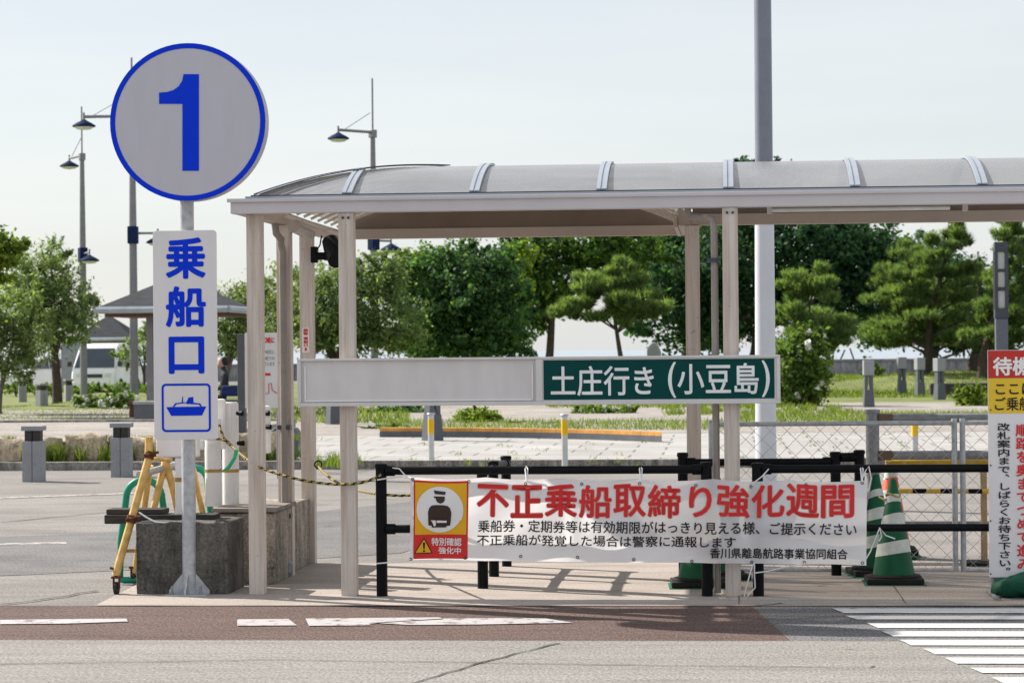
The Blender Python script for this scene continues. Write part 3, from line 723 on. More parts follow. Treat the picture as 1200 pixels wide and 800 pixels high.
# ================================================================== BANNER
def banner():
    yb = YF-.085; c00, c10, c01, c11 = P(480, 656, yb), P(1015, 662, yb), P(481, 558.5, yb), P(1016, 562.5, yb)
    root = thing('banner', ((c00.x+c10.x)/2, yb, c00.z), 'white vinyl banner with red heading about unlawful boarding tied to the black barriers', 'banner')
    Wd, Hh = c10.x-c00.x, c01.z-c00.z
    def wave(u, v): return .012*math.sin(u*9+1)*(1-.4*v)+.009*math.sin(u*23+v*5)+.006*math.sin(u*41-v*7)+.012*math.exp(-((u-.36)/.012)**2)*math.sin(v*3)
    def pt(u, v, d=0):
        bot = c00.lerp(c10, u); top = c01.lerp(c11, u)
        sag = .013*abs(math.sin(u*math.pi*6))
        p = bot.lerp(top, v); return (p.x, yb+wave(u, v)-d, p.z-sag*(1 if v > .5 else -.3))
    nx, nz = 150, 26; mb = MB()
    mb.add([pt(i/nx, j/nz) for j in range(nz+1) for i in range(nx+1)], [(j*(nx+1)+i, j*(nx+1)+i+1, (j+1)*(nx+1)+i+1, (j+1)*(nx+1)+i) for j in range(nz) for i in range(nx)])
    mb.build('cloth', M_cloth, root, smooth=60, fix=False)
    def warp(m, d):
        for i, (x, y, z) in enumerate(m.v): m.v[i] = pt(x, z, d-y)
        return m
    U = lambda px: (px-480)/535.5
    def Vv(px, py): u = U(px); return 1-(py-(558.5+4*u))/(97.5+2*u)
    def patch(m, x0, x1, y0, y1, mi=0, nn=8):
        vs_ = []; fs = []
        for j in range(nn+1):
            for i in range(nn+1):
                px = x0+(x1-x0)*i/nn; py = y1+(y0-y1)*j/nn; vs_.append((U(px), 0, Vv(px, py)))
        for j in range(nn):
            for i in range(nn): a = j*(nn+1)+i; fs.append((a, a+1, a+nn+2, a+nn+1))
        m.add(vs_, fs, mi)
    def fit(m, s, x0, x1, y0, y1, bold, mi=0):
        write(m, s, U(x0), U(x1), Vv((x0+x1)/2, y1), Vv((x0+x1)/2, y0), 0, bold, mi)
    def poly(m, pts, mi=0): m.add([(U(a), 0, Vv(a, b)) for a, b in pts], [list(range(len(pts)))], mi)
    def dense(m):
        bm = bmesh.new(); vv = [bm.verts.new(v) for v in m.v]
        for f_ in m.f: bm.faces.new([vv[i] for i in f_])
        bmesh.ops.triangulate(bm, faces=bm.faces[:])
        for _ in range(3): bmesh.ops.subdivide_edges(bm, edges=[e for e in bm.edges if abs(e.verts[0].co.x-e.verts[1].co.x) > .006 or abs(e.verts[0].co.z-e.verts[1].co.z) > .1], cuts=1)
        bmesh.ops.triangulate(bm, faces=bm.faces[:]); bm.verts.index_update()
        m.v = [tuple(v.co) for v in bm.verts]; m.f = [[v.index for v in f_.verts] for f_ in bm.faces]; m.mi = [0]*len(m.f); bm.free(); return m
    M_y2 = mat('banner_yellow', (.78, .42, .015), .6, 0, .04, 6); M_r2 = mat('banner_red', (.66, .03, .03), .6, 0, .04, 6)
    m = MB(); patch(m, 484, 549, 561.5, 655); warp(m, .003).build('badge_border', M_r2, root, fix=False)
    m = MB(); patch(m, 486, 547, 564, 626.5); warp(m, .005).build('badge_field', M_y2, root, fix=False)
    m = MB(); poly(m, [(515.5+27.8*math.cos(2*math.pi*k/48), 596+28.3*math.sin(2*math.pi*k/48)) for k in range(48)][::-1]); warp(dense(m), .008).build('badge_disc', M_white, root, fix=False)
    q = lambda a, b: (470+a*.15, 550+b*.15)
    m = MB()
    for pl in ([(253, 147), (349, 157), (344, 180), (262, 176)], [(257, 193), (342, 193), (342, 222), (330, 240), (308, 249), (285, 240), (272, 222), (270, 208), (254, 206)],
               [(278, 260), (300, 300), (328, 260), (365, 266), (385, 285), (396, 320), (386, 440), (356, 444), (354, 455), (240, 455), (240, 440), (214, 438), (210, 320), (220, 285), (240, 266)]):
        poly(m, [q(*p) for p in pl])
    warp(dense(m), .011).build('officer_figure', M_inkb, root, fix=False)
    m = MB(); poly(m, [q(*p) for p in [(234, 382), (272, 380), (274, 440), (258, 446)]]); poly(m, [q(*p) for p in [(280, 400), (360, 402), (358, 418), (278, 418)]])
    warp(dense(m), .014).build('officer_hands', M_white, root, fix=False)
    m = MB(); poly(m, [q(*p) for p in [(100, 658), (246, 658), (178, 533)]]); warp(m, .005).build('warning_triangle', M_ink, root, fix=False)
    m = MB(); poly(m, [q(*p) for p in [(112, 651), (234, 651), (178, 547)]]); warp(m, .007).build('warning_triangle', M_y2, root, fix=False)
    m = MB(); poly(m, [q(*p) for p in [(168, 572), (188, 572), (183, 624), (173, 624)]]); poly(m, [q(*p) for p in [(170, 632), (186, 632), (186, 646), (170, 646)]])
    warp(m, .009).build('warning_triangle', M_ink, root, fix=False)
    m = MB(); fit(m, '特別確認', 505.5, 541.5, 630.5, 640, .02); fit(m, '強化中', 514, 541, 641.5, 649.5, .02); warp(m, .007).build('small_lettering', M_white, root, fix=False)
    title = '不正乗船取締り強化週間'; n = len(title)
    for nm, mt_, bold, d in (('title_outline', M_redpale, .042, .004), ('title_lettering', M_r2, .019, .007)):
        m = MB(); g = .0 if d > .005 else .6
        for k, ch in enumerate(title):
            a = 559+ (1003-559)/n*k; wdt = (1003-559)/n-2.2
            if ch == 'り': fit(m, ch, a+8-g, a+wdt-4+g, 568-g, 604+g, bold)
            else: fit(m, ch, a-g, a+wdt+g, 566-g, 604.5+g, bold)
        warp(m, d).build(nm, mt_, root, fix=False)
    m = MB(); fit(m, '乗船券・定期券等は有効期限がはっきり見える様、ご提示ください', 561, 1004, 611, 625.5, .015); fit(m, '不正乗船が発覚した場合は警察に通報します', 560, 864, 627.5, 640.5, .015)
    fit(m, '香川県離島航路事業協同組合', 834, 994, 642.5, 655, .02)
    warp(m, .006).build('lettering', M_ink, root, fix=False)
    # eyelets and ties
    ey = [(483, 561), (549.5, 562.5), (617, 564), (683, 565), (751, 566), (817, 567), (881, 567.5), (945, 566), (1010, 565), (481, 655), (546, 654), (612, 652), (679, 653), (745, 655), (813, 658), (883, 659), (944, 659), (1011, 659)]
    for px, py in ey:
        p = pt(U(px), Vv(px, py), .004); MB().ring(p[0], p[2], .0055, .0105, p[1]-.003, p[1]+.001, 14).build('eyelet', M_dark, root)
    ties = []
    def tie(pts, r=.0045):
        MB().tube([P(*p) for p in pts], r, 6).build('tie_string', M_string, root, smooth=60)
    for px, py in ((617, 563), (751, 565), (1010, 564)):
        tie([(px, py, yb-.01), (px-1.5, 549, YF-.04), (px-.5, 546, YF), (px+1.5, 549, YF-.036), (px+.5, py, yb-.008)])
    tie([(483, 560, yb), (474, 556, YF-.05), (468, 549, YF-.04), (460, 548, YF-.04)]); tie([(481, 655, yb), (470, 658, YF-.045), (452, 659, YF-.05), (441, 660, YF-.04)])
    tie([(442, 562, YF-.045), (455, 560, YF-.05), (470, 558, YF-.05), (482, 560, yb-.004)])
    tie([(881, 567, yb), (893, 558, YF-.05), (901, 549, YF-.03), (900, 546, YF)])
    tie([(883, 659, yb-.004), (880, 668, yb), (874, 690, YF-.06), (872, 699, YF-.05), (880, 700, YF-.06), (893, 699.5, YF-.07)])
    tie([(884, 659, yb-.004), (884, 672, yb), (885, 688, YF-.06), (876, 698, YF-.06)])
    tie([(884, 671, yb), (900, 669, yb), (920, 664, yb), (944, 660, yb)])
    tie([(1010, 562, yb), (1014, 552, YF-.05), (1018, 546, YF-.03), (1021, 560, YF-.05), (1018, 575, YF-.03)])
    tie([(1012, 659, yb), (1020, 646, YF-.04), (1031, 618, YF-.045), (1038, 627, YF-.05), (1049, 631, YF-.06)]); tie([(1031, 618, YF-.05), (1033, 628, YF-.05), (1030, 634, YF-.05)])
banner()

# ================================================================== CONES
def cone(name, label, body=M_cone, band=M_coneband, H=.70, group='green traffic cones'):
    root = thing(name, (0, 0, 0), label, 'cone', group); z0 = .05
    rad = lambda z: .145+( .024-.145)*(z-z0)/(H-z0)
    bands = [(.20, .285), (.385, .465), (.54, .59)]
    zs = [z0]+[z for b in bands for z in b]+[H]
    mb = MB(); mb.lathe((0, 0, 0), [(rad(z0), z0), (rad(H), H), (.012, H+.012)], 32); mb.build('cone_body', body, root, smooth=50)
    for k, (a, b) in enumerate(bands):
        m = MB(); n = 32; vs_ = []
        for z, s_ in ((a, -1), (b, -1)):
            for j in range(n):
                an = 2*math.pi*(j+.5)/n; zz_ = z+.022*math.sin(an+2.2+k*.3); r = rad(zz_)+.0025; vs_.append((r*math.cos(an), r*math.sin(an), zz_))
        m.add(vs_, [(j, (j+1) % n, n+(j+1) % n, n+j) for j in range(n)]); m.build('reflective_band', band, root, smooth=60)
    m = MB(); m.box(-.19, .19, -.19, .19, .012, .05); m.lathe((0, 0, .0502), [(.185, 0), (.18, .014), (.15, .02)], 24); m.build('cone_base', M_rubber, root, bevel=.012)
    m = MB(); m.box(-.205, .205, -.205, .205, 0, .0118); m.build('base_pad', mat('base_green', (.015, .16, .08), .6), root)
    return root
p = G(1047.5, 684); c0 = cone('traffic_cone', 'green cone with white bands standing in front, nearest to the chain link gate'); c0.location = (p.x, p.y, 0)
p = G(1029, 676); copy_tree(c0, (p.x, p.y+.12, 0), R(8), 'green cone with white bands half hidden behind the front cone by the gate')
p = G(819, 691); copy_tree(c0, (p.x, p.y+.2, 0), R(3), 'green cone behind the banner beside the right front shelter post, its base in front')
p = G(838, 684); copy_tree(c0, (p.x+.02, p.y+.32, 0), R(14), 'green cone behind the shelter downpipe, its tip just above the banner')
oc = cone('traffic_cone', 'orange cone with white top standing beyond the chain link fence', M_orange, M_coneband, .70, 'orange traffic cones')
p = G(1044, 645); oc.location = (X(1044, 560, 18.95), 18.95, .02); oc.scale = (1, 1, 1.06)
m = MB(); m.lathe((0, 0, 0), [(.042, .62), (.03, .705), (.014, .718)], 20); m.build('cone_tip', M_coneband, oc, smooth=50, local=True)
# rope loop on the front cone
pc = c0.location
tag(MB().tube([(pc.x+.045*math.cos(a), pc.y+.045*math.sin(a), .60+.012*math.sin(a*2)) for a in [2*math.pi*k/16 for k in range(17)]]+[(pc.x-.06, pc.y-.02, .57), (pc.x-.09, pc.y+.05, .585)], .008, 6).build('rope_loop', M_ropeY, smooth=50), 'short yellow rope looped round the top of the front green cone', 'rope')

# ================================================================== CHAIN LINK FENCE, GATE, PIPE BARRIER
def chain(name, x0, x1, y, z0, z1, posts, label, cat, rt=.017):
    root = thing(name, ((x0+x1)/2, y, 0), label, cat)
    for xp in posts: MB().cyl((xp, y, 0), (xp, y, z1+.03), .02, 12).build('post', M_galv, root, smooth=40)
    MB().cyl((x0, y, z1), (x1, y, z1), rt, 10).build('top_rail', M_galv, root, smooth=40)
    MB().cyl((x0, y, z0), (x1, y, z0), rt*.9, 10).build('bottom_rail', M_galv, root, smooth=40)
    mb = MB(); pit = .118; hh = z1-z0; n = int((x1-x0+hh)/pit)+1
    for k in range(n):
        for s_ in (1, -1):
            xs = x0-hh+k*pit if s_ == 1 else x0+k*pit
            a, b = (xs, z0), (xs+s_*hh*1.0, z1)
            if s_ == -1: a, b = (xs, z0), (xs-hh, z1)
            # clip to the panel
            pts = []
            (ax_, az), (bx, bz) = a, b
            t0, t1 = 0, 1
            for lim, sg in ((x0, 1), (x1, -1)):
                fa, fb = sg*(ax_-lim), sg*(bx-lim)
                if fa < 0 and fb < 0: t0, t1 = 1, 0; break
                if fa < 0: t0 = max(t0, fa/(fa-fb))
                elif fb < 0: t1 = min(t1, fa/(fa-fb))
            if t1-t0 < .02: continue
            nseg = max(2, int((t1-t0)*hh/pit*4)); p_ = []
            for j in range(nseg+1):
                t = t0+(t1-t0)*j/nseg; p_.append((ax_+(bx-ax_)*t, y+s_*.003*(1 if j % 2 else -1), az+(bz-az)*t))
            mb.tube(p_, .0019, 4, cap=False)
    mb.build('wire_mesh', mat('mesh_wire', (.42, .40, .36), .5, .3), root)
    return root
Yc = 17.75
xl, xr = X(872, 580, Yc), X(1119, 580, Yc); zb0, zt0 = Z(1000, 668, Yc), Z(1000, 496, Yc)
chain('chain_link_fence', X(834, 580, Yc), xr, Yc, zb0, zt0, [X(834, 580, Yc), xr], 'galvanised chain link fence panel behind the green cones and banner end', 'fence')
chain('chain_link_gate', X(1128.5, 580, Yc), X(1290, 580, Yc), Yc, zb0, zt0, [X(1128.5, 580, Yc), X(1290, 580, Yc)], 'galvanised chain link gate leaf right of the double post', 'gate')
Yp = 18.5
pr = thing('pipe_barrier', (X(1023, 580, Yp), Yp, 0), 'grey and yellow pipe barrier between thick posts beyond the chain link fence', 'barrier')
xp = X(1023, 560, Yp); hp = Z(1023, 479, Yp)
MB().lathe((xp, Yp, 0), [(.05, 0), (.05, hp-.03), (.058, hp-.028), (.058, hp-.005), (.03, hp)], 18).build('post', M_galvd, pr, smooth=40)
MB().lathe((X(1250, 560, Yp), Yp, 0), [(.05, 0), (.05, hp-.03), (.058, hp-.028), (.058, hp-.005), (.03, hp)], 18).build('post', M_galvd, pr, smooth=40)
z1 = Z(1100, 489.5, Yp); z2 = Z(1100, 533, Yp); z3 = Z(1100, 540, Yp); z4 = Z(1100, 615, Yp)
M_yell = mat('yellow_guard_paint', (.66, .42, .04), .5, 0, .12, 8)
MB().cyl((xp+.06, Yp, z1), (X(1250, 560, Yp), Yp, z1), .034, 14).build('rail', M_galvd, pr, smooth=40)
MB().cyl((xp+.06, Yp, z2), (X(1250, 560, Yp), Yp, z2), .034, 14).build('rail', M_galvd, pr, smooth=40)
MB().cyl((xp+.1, Yp+.09, z3-.02), (X(1250, 560, Yp), Yp+.09, z3-.02), .03, 14).build('guard_sleeve', M_yell, pr, smooth=40)
MB().cyl((xp+.06, Yp, z4), (X(1250, 560, Yp), Yp, z4), .03, 14).build('rail', M_galvd, pr, smooth=40)
for z_ in (z1, z2): MB().box(xp+.04, xp+.15, Yp-.045, Yp+.045, z_-.035, z_+.035).build('rail_bracket', mat('bracket_brown', (.16, .11, .08), .6), pr, bevel=.01)
# striped bar between the cones
Ys = 18.2; sb = MB(); a = P(1053, 575, Ys); b = P(1200, 575.5, Ys); nst = 9
for k in range(nst):
    p0 = a.lerp(b, k/nst); p1 = a.lerp(b, (k+1)/nst); sb.tube([p0, p1], .018, 12, k % 2)
o = sb.build('cone_bar', [M_yell, M_black], smooth=40); tag(o, 'yellow and black striped bar held level behind the chain link fence', 'bar')
yp_ = thing('bar_stand', (X(1147, 600, Ys+.1), Ys+.1, 0), 'yellow stand holding the end of the striped bar beside the waiting sign', 'stand')
xs_ = X(1153, 600, Ys+.1)
MB().box(xs_-.022, xs_+.022, Ys+.07, Ys+.13, .03, Z(1147, 548, Ys)).build('upright', mat('faded_orange', (.42, .30, .16), .6), yp_, bevel=.008)
MB().box(xs_-.16, xs_+.16, Ys-.06, Ys+.26, 0, .03).build('foot', M_rubber, yp_, bevel=.008)

# ================================================================== RIGHT WAITING SIGN
def wait_sign():
    b = G(1163, 700); Y = b.y; root = thing('waiting_sign', (b.x, Y, 0), 'tall red, yellow and white notice board on a pipe stand by the crosswalk', 'sign')
    x0 = X(1158.5, 560, Y-.03); x1 = x0+.56; z0, z1 = Z(1180, 676, Y-.03), Z(1180, 410, Y-.03)
    fr = MB()
    for x in (x0+.025, x1-.025): fr.cyl((x, Y, 0), (x, Y, z1-.02), .016, 12); fr.cyl((x, Y-.25, .016), (x, Y+.3, .016), .016, 12)
    fr.cyl((x0+.025, Y, z0+.05), (x1-.025, Y, z0+.05), .014, 10); fr.cyl((x0+.025, Y, z1-.1), (x1-.025, Y, z1-.1), .014, 10)
    fr.build('stand', M_galvd, root, smooth=40)
    ys = Y-.035; MB().box(x0, x1, ys, ys+.012, z0, z1).build('board', M_plate, root, bevel=.002)
    za, zb_ = Z(1180, 443, ys), Z(1180, 484, ys)
    MB().box(x0+.003, x1-.003, ys-.003, ys-.0005, za+.001, z1-.003).build('red_panel', mat('sign_red', (.50, .03, .022), .45, 0, .04), root)
    MB().box(x0+.003, x1-.003, ys-.003, ys-.0005, zb_, za-.001).build('yellow_panel', mat('sign_yellow', (.74, .50, .03), .45, 0, .04), root)
    t = MB(); f = lambda m, s, a, b_, c, d, bo: write(m, s, X(a, 500, ys), X(b_, 500, ys), Z(1180, d, ys), Z(1180, c, ys), ys-.006, bo)
    f(t, '待機', 1164, 1210, 418, 440, .03); t.build('white_lettering', M_white, root, fix=False)
    t = MB(); f(t, 'ここは', 1167, 1212, 449, 462, .02); f(t, 'ご乗船', 1166, 1209, 465, 481, .012); t.build('notice_lettering', M_ink, root, fix=False); t = MB()
    write_down(t, '改札案内まで、しばらくお待ち下さい。', X(1176, 500, ys), 15*Y/FPX, Z(1180, 495, ys), Z(1180, 674, ys), ys-.006, .02)
    t.build('column_lettering', M_ink, root, fix=False)
    t = MB(); write_down(t, '順路を奥までつめて進み', X(1198.5, 500, ys), 17*Y/FPX, Z(1190, 496, ys), Z(1190, 668, ys), ys-.006, .022); t.build('red_lettering', M_red, root, fix=False)
    for py in (420, 480, 545, 610, 672): p = P(1161, py, ys-.004); MB().cyl((p.x, ys-.008, p.z), (p.x, ys-.0005, p.z), .005, 8).build('rivet', M_dark, root)
    # sandbag on its foot
    sb = MB(); cx, cy = x0+.27, Y-.02; N, Mm = 26, 12; rnd = random.Random(5)
    for j in range(Mm+1):
        ph = math.pi*j/Mm
        for k in range(N):
            a = 2*math.pi*k/N; e = .75
            cc = lambda t: math.copysign(abs(t)**e, t)
            wr = 1+.05*math.sin(a*7+ph*3)+.05*math.sin(a*3+ph*5+1)+rnd.uniform(-.03, .03)
            sb.v.append((cx+.25*cc(math.sin(ph)*math.cos(a))*wr, cy+.15*cc(math.sin(ph)*math.sin(a))*wr, max(.004, .085+.078*cc(math.cos(ph))*wr+.02*math.sin(a*3+1))))
    for j in range(Mm):
        for k in range(N): sb.f.append([j*N+k, j*N+(k+1) % N, (j+1)*N+(k+1) % N, (j+1)*N+k]); sb.mi.append(0)
    o = sb.build('sandbag', M_sand, smooth=60); tag(o, 'green sandbag weighing down the foot of the waiting sign', 'sandbag')
wait_sign()

# ================================================================== THE PILE AT THE LEFT
def cblock(cx0, cx1, y0, y1, h, label, m, seed=1):
    rnd = random.Random(seed); root_loc = ((cx0+cx1)/2, y0, 0)
    bm = bmesh.new(); bmesh.ops.create_cube(bm, size=1)
    bmesh.ops.subdivide_edges(bm, edges=bm.edges[:], cuts=7, use_grid_fill=True)
    for v in bm.verts:
        x, y, z = v.co
        k = sum(1 for c in (x, y, z) if abs(abs(c)-.5) < .01)
        s_ = .985 if k >= 2 else 1
        v.co = ((cx0+cx1)/2+x*(cx1-cx0)*s_+rnd.uniform(-.003, .003), (y0+y1)/2+y*(y1-y0)*s_+rnd.uniform(-.003, .003), h/2+z*h*(s_ if z > 0 else 1)+(rnd.uniform(-.004, .004) if z > -.45 else 0))
    me = bpy.data.meshes.new('concrete_block'); bm.to_mesh(me); bm.free(); me.materials.append(m)
    for v in me.vertices: v.co = v.co-Vector(root_loc)
    me.polygons.foreach_set('use_smooth', [True]*len(me.polygons)); me.set_sharp_from_angle(angle=R(50))
    o = bpy.data.objects.new('concrete_block', me); COL.objects.link(o); o.location = root_loc
    bv = o.modifiers.new('bevel', 'BEVEL'); bv.width = .012; bv.segments = 3; bv.limit_method = 'ANGLE'; bv.angle_limit = R(40)
    return tag(o, label, 'concrete block', 'concrete blocks left of the shelter')
pA = G(158.5, 697); YA = pA.y; hA = Z(200, 611.5, YA)
cblock(pA.x, X(268, 650, YA), YA, YA+.55, hA, 'stained dark concrete block standing right behind the foot of the sign pole', M_blockc, 2)
YB2 = YA+.68
cblock(X(252, 650, YB2), X(322, 640, YB2), YB2, YB2+.75, .50, 'middle concrete block behind the left front shelter post, partly in shadow', M_blockl, 3)
YC2 = YB2+.85
cblock(X(280, 650, YC2), X(342, 640, YC2), YC2, YC2+.8, .50, 'rearmost concrete block between the left shelter posts', M_blockl, 4)
# boards over the blocks
tp = MB(); tp.box(X(252, 600, YB2)-.02, X(322, 600, YB2)+.015, YB2-.02, YB2+.78, .502, .53); tag(tp.build('cover_board', mat('grey_plank', (.22, .20, .18), .85, 0, .3, 6), bevel=.004), 'weathered grey board lying on the middle concrete block', 'board')
# black timber plank
pl = MB(); Yq = YA+.22; pl.box(X(122, 605, Yq), X(251, 605, Yq), Yq, Yq+.2, Z(180, 613.5, Yq), Z(180, 603, Yq)); 
zq = Z(180, 602.9, Yq); pl.box(X(123, 605, Yq), X(190, 605, Yq), Yq+.03, Yq+.22, zq, zq+.035)
tag(pl.build('timber_plank', M_wood, bevel=.006), 'black weathered timber planks laid on the concrete block through the yellow trestle', 'plank')
# white plastic posts
def wpost(px, Y, ztop, label, r=.05, plate=None, knobs=(), z0=.5):
    x = X(px, 560, Y); root = thing('guide_post', (x, Y, z0), label, 'post', 'white guide posts on the concrete blocks')
    MB().lathe((x, Y, z0), [(r, .0), (r, ztop-z0-.01), (r*.8, ztop-z0)], 20).build('tube', M_plast, root, smooth=40)
    zb_ = Z(px, 553, Y); MB().lathe((x, Y, zb_), [(r+.001, 0), (r+.002, .001), (r+.002, .022), (r+.001, .023)], 20).build('tape_band', M_gold, root, smooth=40)
    if plate:
        a, b, c, d = plate; mb = MB(); x0, x1, z0_, z1_ = X(a, 500, Y-.08), X(b, 500, Y-.08), Z(px, d, Y-.08), Z(px, c, Y-.08)
        mb.box(x0, x1, Y-.105, Y-.06, z0_, z1_); mb.build('head_plate', M_plast, root, bevel=.018)
        MB().box(x-.02, x+.02, Y-.062, Y-.02, z0_+.03, z1_-.03).build('bracket', M_plast, root)
    for (kx, ky) in knobs:
        p = P(kx, ky, Y-.1); MB().tube([(p.x, p.y-.01, p.z), (p.x+.045, p.y-.03, p.z), (p.x+.05, p.y-.03, p.z)], [.014, .02, .006], 10).build('knob', M_black, root, smooth=40)
    return root
Yw = YB2+.25; zt1 = .53
wpost(250, Yw, Z(250, 490, Yw), 'white guide post with gold tape standing nearest the sign plate', .058, (228, 240, 514, 527), z0=zt1)
wpost(270.5, Yw+.2, Z(270, 471, Yw+.2), 'taller white guide post with gold tape and rounded head plate', .058, (254, 265, 467, 526), ((278, 484), (279, 519)), z0=zt1)
wpost(300, YC2+.3, Z(300, 474, YC2+.3), 'white guide post with bolted plate and black knobs behind the left shelter post', .055, (304, 317.5, 475, 531), ((309, 484), (311, 500)), z0=.5)
Yr = YA+.3; rx = X(211, 560, Yr)
g = thing('guide_post', (rx, Yr, hA), 'slim white guide post behind the sign pole under a white box head', 'post', 'white guide posts on the concrete blocks')
MB().box(rx-.03, rx+.03, Yr-.02, Yr+.02, hA, Z(237, 536, Yr)).build('tube', M_plast, g, bevel=.006)
MB().box(X(184, 520, Yr), X(233, 520, Yr), Yr-.03, Yr+.05, Z(210, 535.5, Yr), Z(210, 505, Yr)).build('box_head', M_plast, g, bevel=.012)
MB().box(rx-.031, rx+.031, Yr-.022, Yr+.021, Z(237, 564, Yr), Z(237, 559, Yr)).build('tape_band', M_gold, g)
# yellow trestle on castors
def trestle():
    Y = YA+.02; root = thing('trestle', (X(150, 690, Y), Y, 0), 'chipped yellow tube trestle on rusty castors leaning past the concrete block', 'trestle')
    a = lambda px, py, dy=0: P(px, py, Y+dy)
    def bar(name, p, q, r, m=M_yelpaint): return MB().cyl(p, q, r, 12).build(name, m, root, smooth=40)
    l1 = bar('leg', a(174, 538, .15), a(135.5, 674, 0), .026)
    bar('leg', a(174, 539, .15), a(174.5, 512, .15), .026)
    bar('leg', a(176, 545, .55), a(158, 672, .75), .022)
    bar('leg', a(194, 539, .62), a(180, 596, .55), .024); bar('leg', a(193.5, 538, .62), a(210, 602, .62), .026); bar('leg', a(226, 548, .9), a(238, 604, .9), .022)
    bar('cross_tube', a(140, 645, .05), a(158, 645, .5), .014); bar('cross_tube', a(174, 537, .15), a(200, 539, .62), .014)
    bar('grey_tube', a(163, 556, .3), a(207, 544, .8), .024, M_galv)
    for px, py, dy in ((175, 533, .15), (154, 608, .06)):
        p = a(px, py, dy); d = (a(135.5, 674, 0)-a(174, 538, .15)).normalized()
        MB().cyl(p-d*.024, p+d*.024, .034, 8).build('clamp', M_rust, root)
        MB().cyl(p+Vector((-.03, -.03, 0)), p+Vector((.07, -.03, .02)), .009, 6).build('clamp_bolt', M_rust, root)
    for px, dy in ((136.5, 0), (157, .75)):
        q = G(px, 690); p = Vector((X(px, 680, Y+dy), Y+dy, .045))
        MB().cyl(p+Vector((-.013, 0, 0)), p+Vector((.013, 0, 0)), .042, 16).build('castor_wheel', mat('castor_rubber', (.03, .025, .022), .7, 0, .4, 20), root, smooth=40)
        mb = MB(); mb.box(p.x-.022, p.x-.016, p.y-.02, p.y+.02, .04, .11); mb.box(p.x+.016, p.x+.022, p.y-.02, p.y+.02, .04, .11); mb.box(p.x-.03, p.x+.03, p.y-.03, p.y+.03, .11, .125); mb.build('castor_fork', M_rust, root, bevel=.003)
    MB().cyl(a(129, 665, 0), a(140, 668, 0), .009, 6).build('clamp_bolt', M_rust, root)
    MB().tube([a(163, 600, .0), a(172, 606, -.02), (a(182, 611, -.02)), a(200, 612.5, .0), a(212, 611, .06)], .006, 6).build('tie_cord', M_string, root, smooth=50)
trestle()
def hoop(px0, px1, pyt, Y, label, zb_=.0):
    x0, x1 = X(px0, 600, Y), X(px1, 600, Y); zt = Z(px0, pyt, Y); r = (x1-x0)/2; cx = (x0+x1)/2
    pts = [(x0-.05, Y, zb_+.04), (x0-.04, Y, .3)]+[(cx-r*math.cos(R(a)), Y, zt-r+r*math.sin(R(a))) for a in range(0, 181, 12)]+[(x1+.04, Y, .3), (x1+.05, Y, zb_+.04), (x1+.02, Y, zb_+.03), (x0-.02, Y, zb_+.03), (x0-.05, Y, zb_+.04)]
    o = MB().tube(pts, .024, 12).build('hoop_barrier', M_hoop, smooth=50); return tag(o, label, 'barrier', 'green hoop barriers')
hoop(148, 190, 562, YA+.75, 'green hoop barrier standing behind the yellow trestle legs')
hoop(215, 243, 548, YA+1.1, 'green hoop barrier mostly hidden behind the sign pole and white posts')
# yellow and black rope
def rope(name, pts, label, r=.010):
    P_ = [Vector(p) for p in pts]; out = []
    for i in range(len(P_)-1):
        for k in range(14):
            t = k/14; a = P_[max(0, i-1)]; b = P_[i]; c = P_[i+1]; d = P_[min(len(P_)-1, i+2)]
            out.append(.5*((2*b)+(c-a)*t+(2*a-5*b+4*c-d)*t*t+(3*b-a-3*c+d)*t**3))
    out.append(P_[-1])
    # resample evenly so that the stripes are even
    L = [0]
    for i in range(1, len(out)): L.append(L[-1]+(out[i]-out[i-1]).length)
    n = int(L[-1]/.014); res = []; j = 0
    for k in range(n+1):
        s_ = L[-1]*k/n
        while j < len(L)-2 and L[j+1] < s_: j += 1
        res.append(out[j].lerp(out[j+1], (s_-L[j])/max(1e-6, L[j+1]-L[j])))
    o = MB().tube(res, r, 6, mfun=lambda i, k: 1 if (i+k) % 4 < 2 else 0).build(name, [M_ropeY, M_ropeK], smooth=60)
    return tag(o, label, 'rope', 'yellow and black ropes')
rope('striped_rope', [P(257, 498, Yw-.1), P(262, 512, Yw-.14), P(271, 522, Yw-.15), P(300, 545, YA+.05), P(340, 559, YF-.03), P(378, 566, YF-.03), P(410, 567, YF-.03), P(432, 563, YF-.03), P(446, 556, YF-.05)], 'yellow and black rope drooping from the white posts to the left barrier post')
rope('striped_rope', [P(240, 514, Yw-.12), P(255, 514, Yw-.14), P(268, 518, Yw-.15), P(276, 528, Yw-.15)], 'short yellow and black rope end tied below the sign plate', .009)
rope('striped_rope', [P(373, 546, 18.42), P(380, 554, 18.0), P(392, 563, 17.4), P(410, 572, 17), P(440, 578, YF+.08), P(470, 580.5, YF+.06), P(500, 578, YF+.1)], 'yellow and black rope from the rear post ring passing behind the left barrier post')
rope('striped_rope', [P(740, 470, 19.4), P(760, 478, 19.4), P(870, 483, 19.6), P(890, 477, 19.8), P(905, 466, 20)], 'faded rope hanging behind the right shelter posts above the fence', .008) if False else None
tag(MB().ring(X(373, 544, 18.43), Z(373, 544, 18.43), .022, .032, 18.425, 18.435, 16).build('rope_ring', M_black), 'small black ring on the side of the rear left shelter post', 'ring')
rb = MB(); c_ = [P(277, 527, YA+.3), P(275, 536, YA+.29), P(268, 547, YA+.28), P(259, 553, YA+.28)]
rb.tube(c_, [.016, .012, .014, .004], 5); tag(rb.build('ribbon', mat('green_ribbon', (.02, .42, .22), .6), smooth=60), 'bright green plastic ribbon knotted on the drooping rope', 'ribbon')

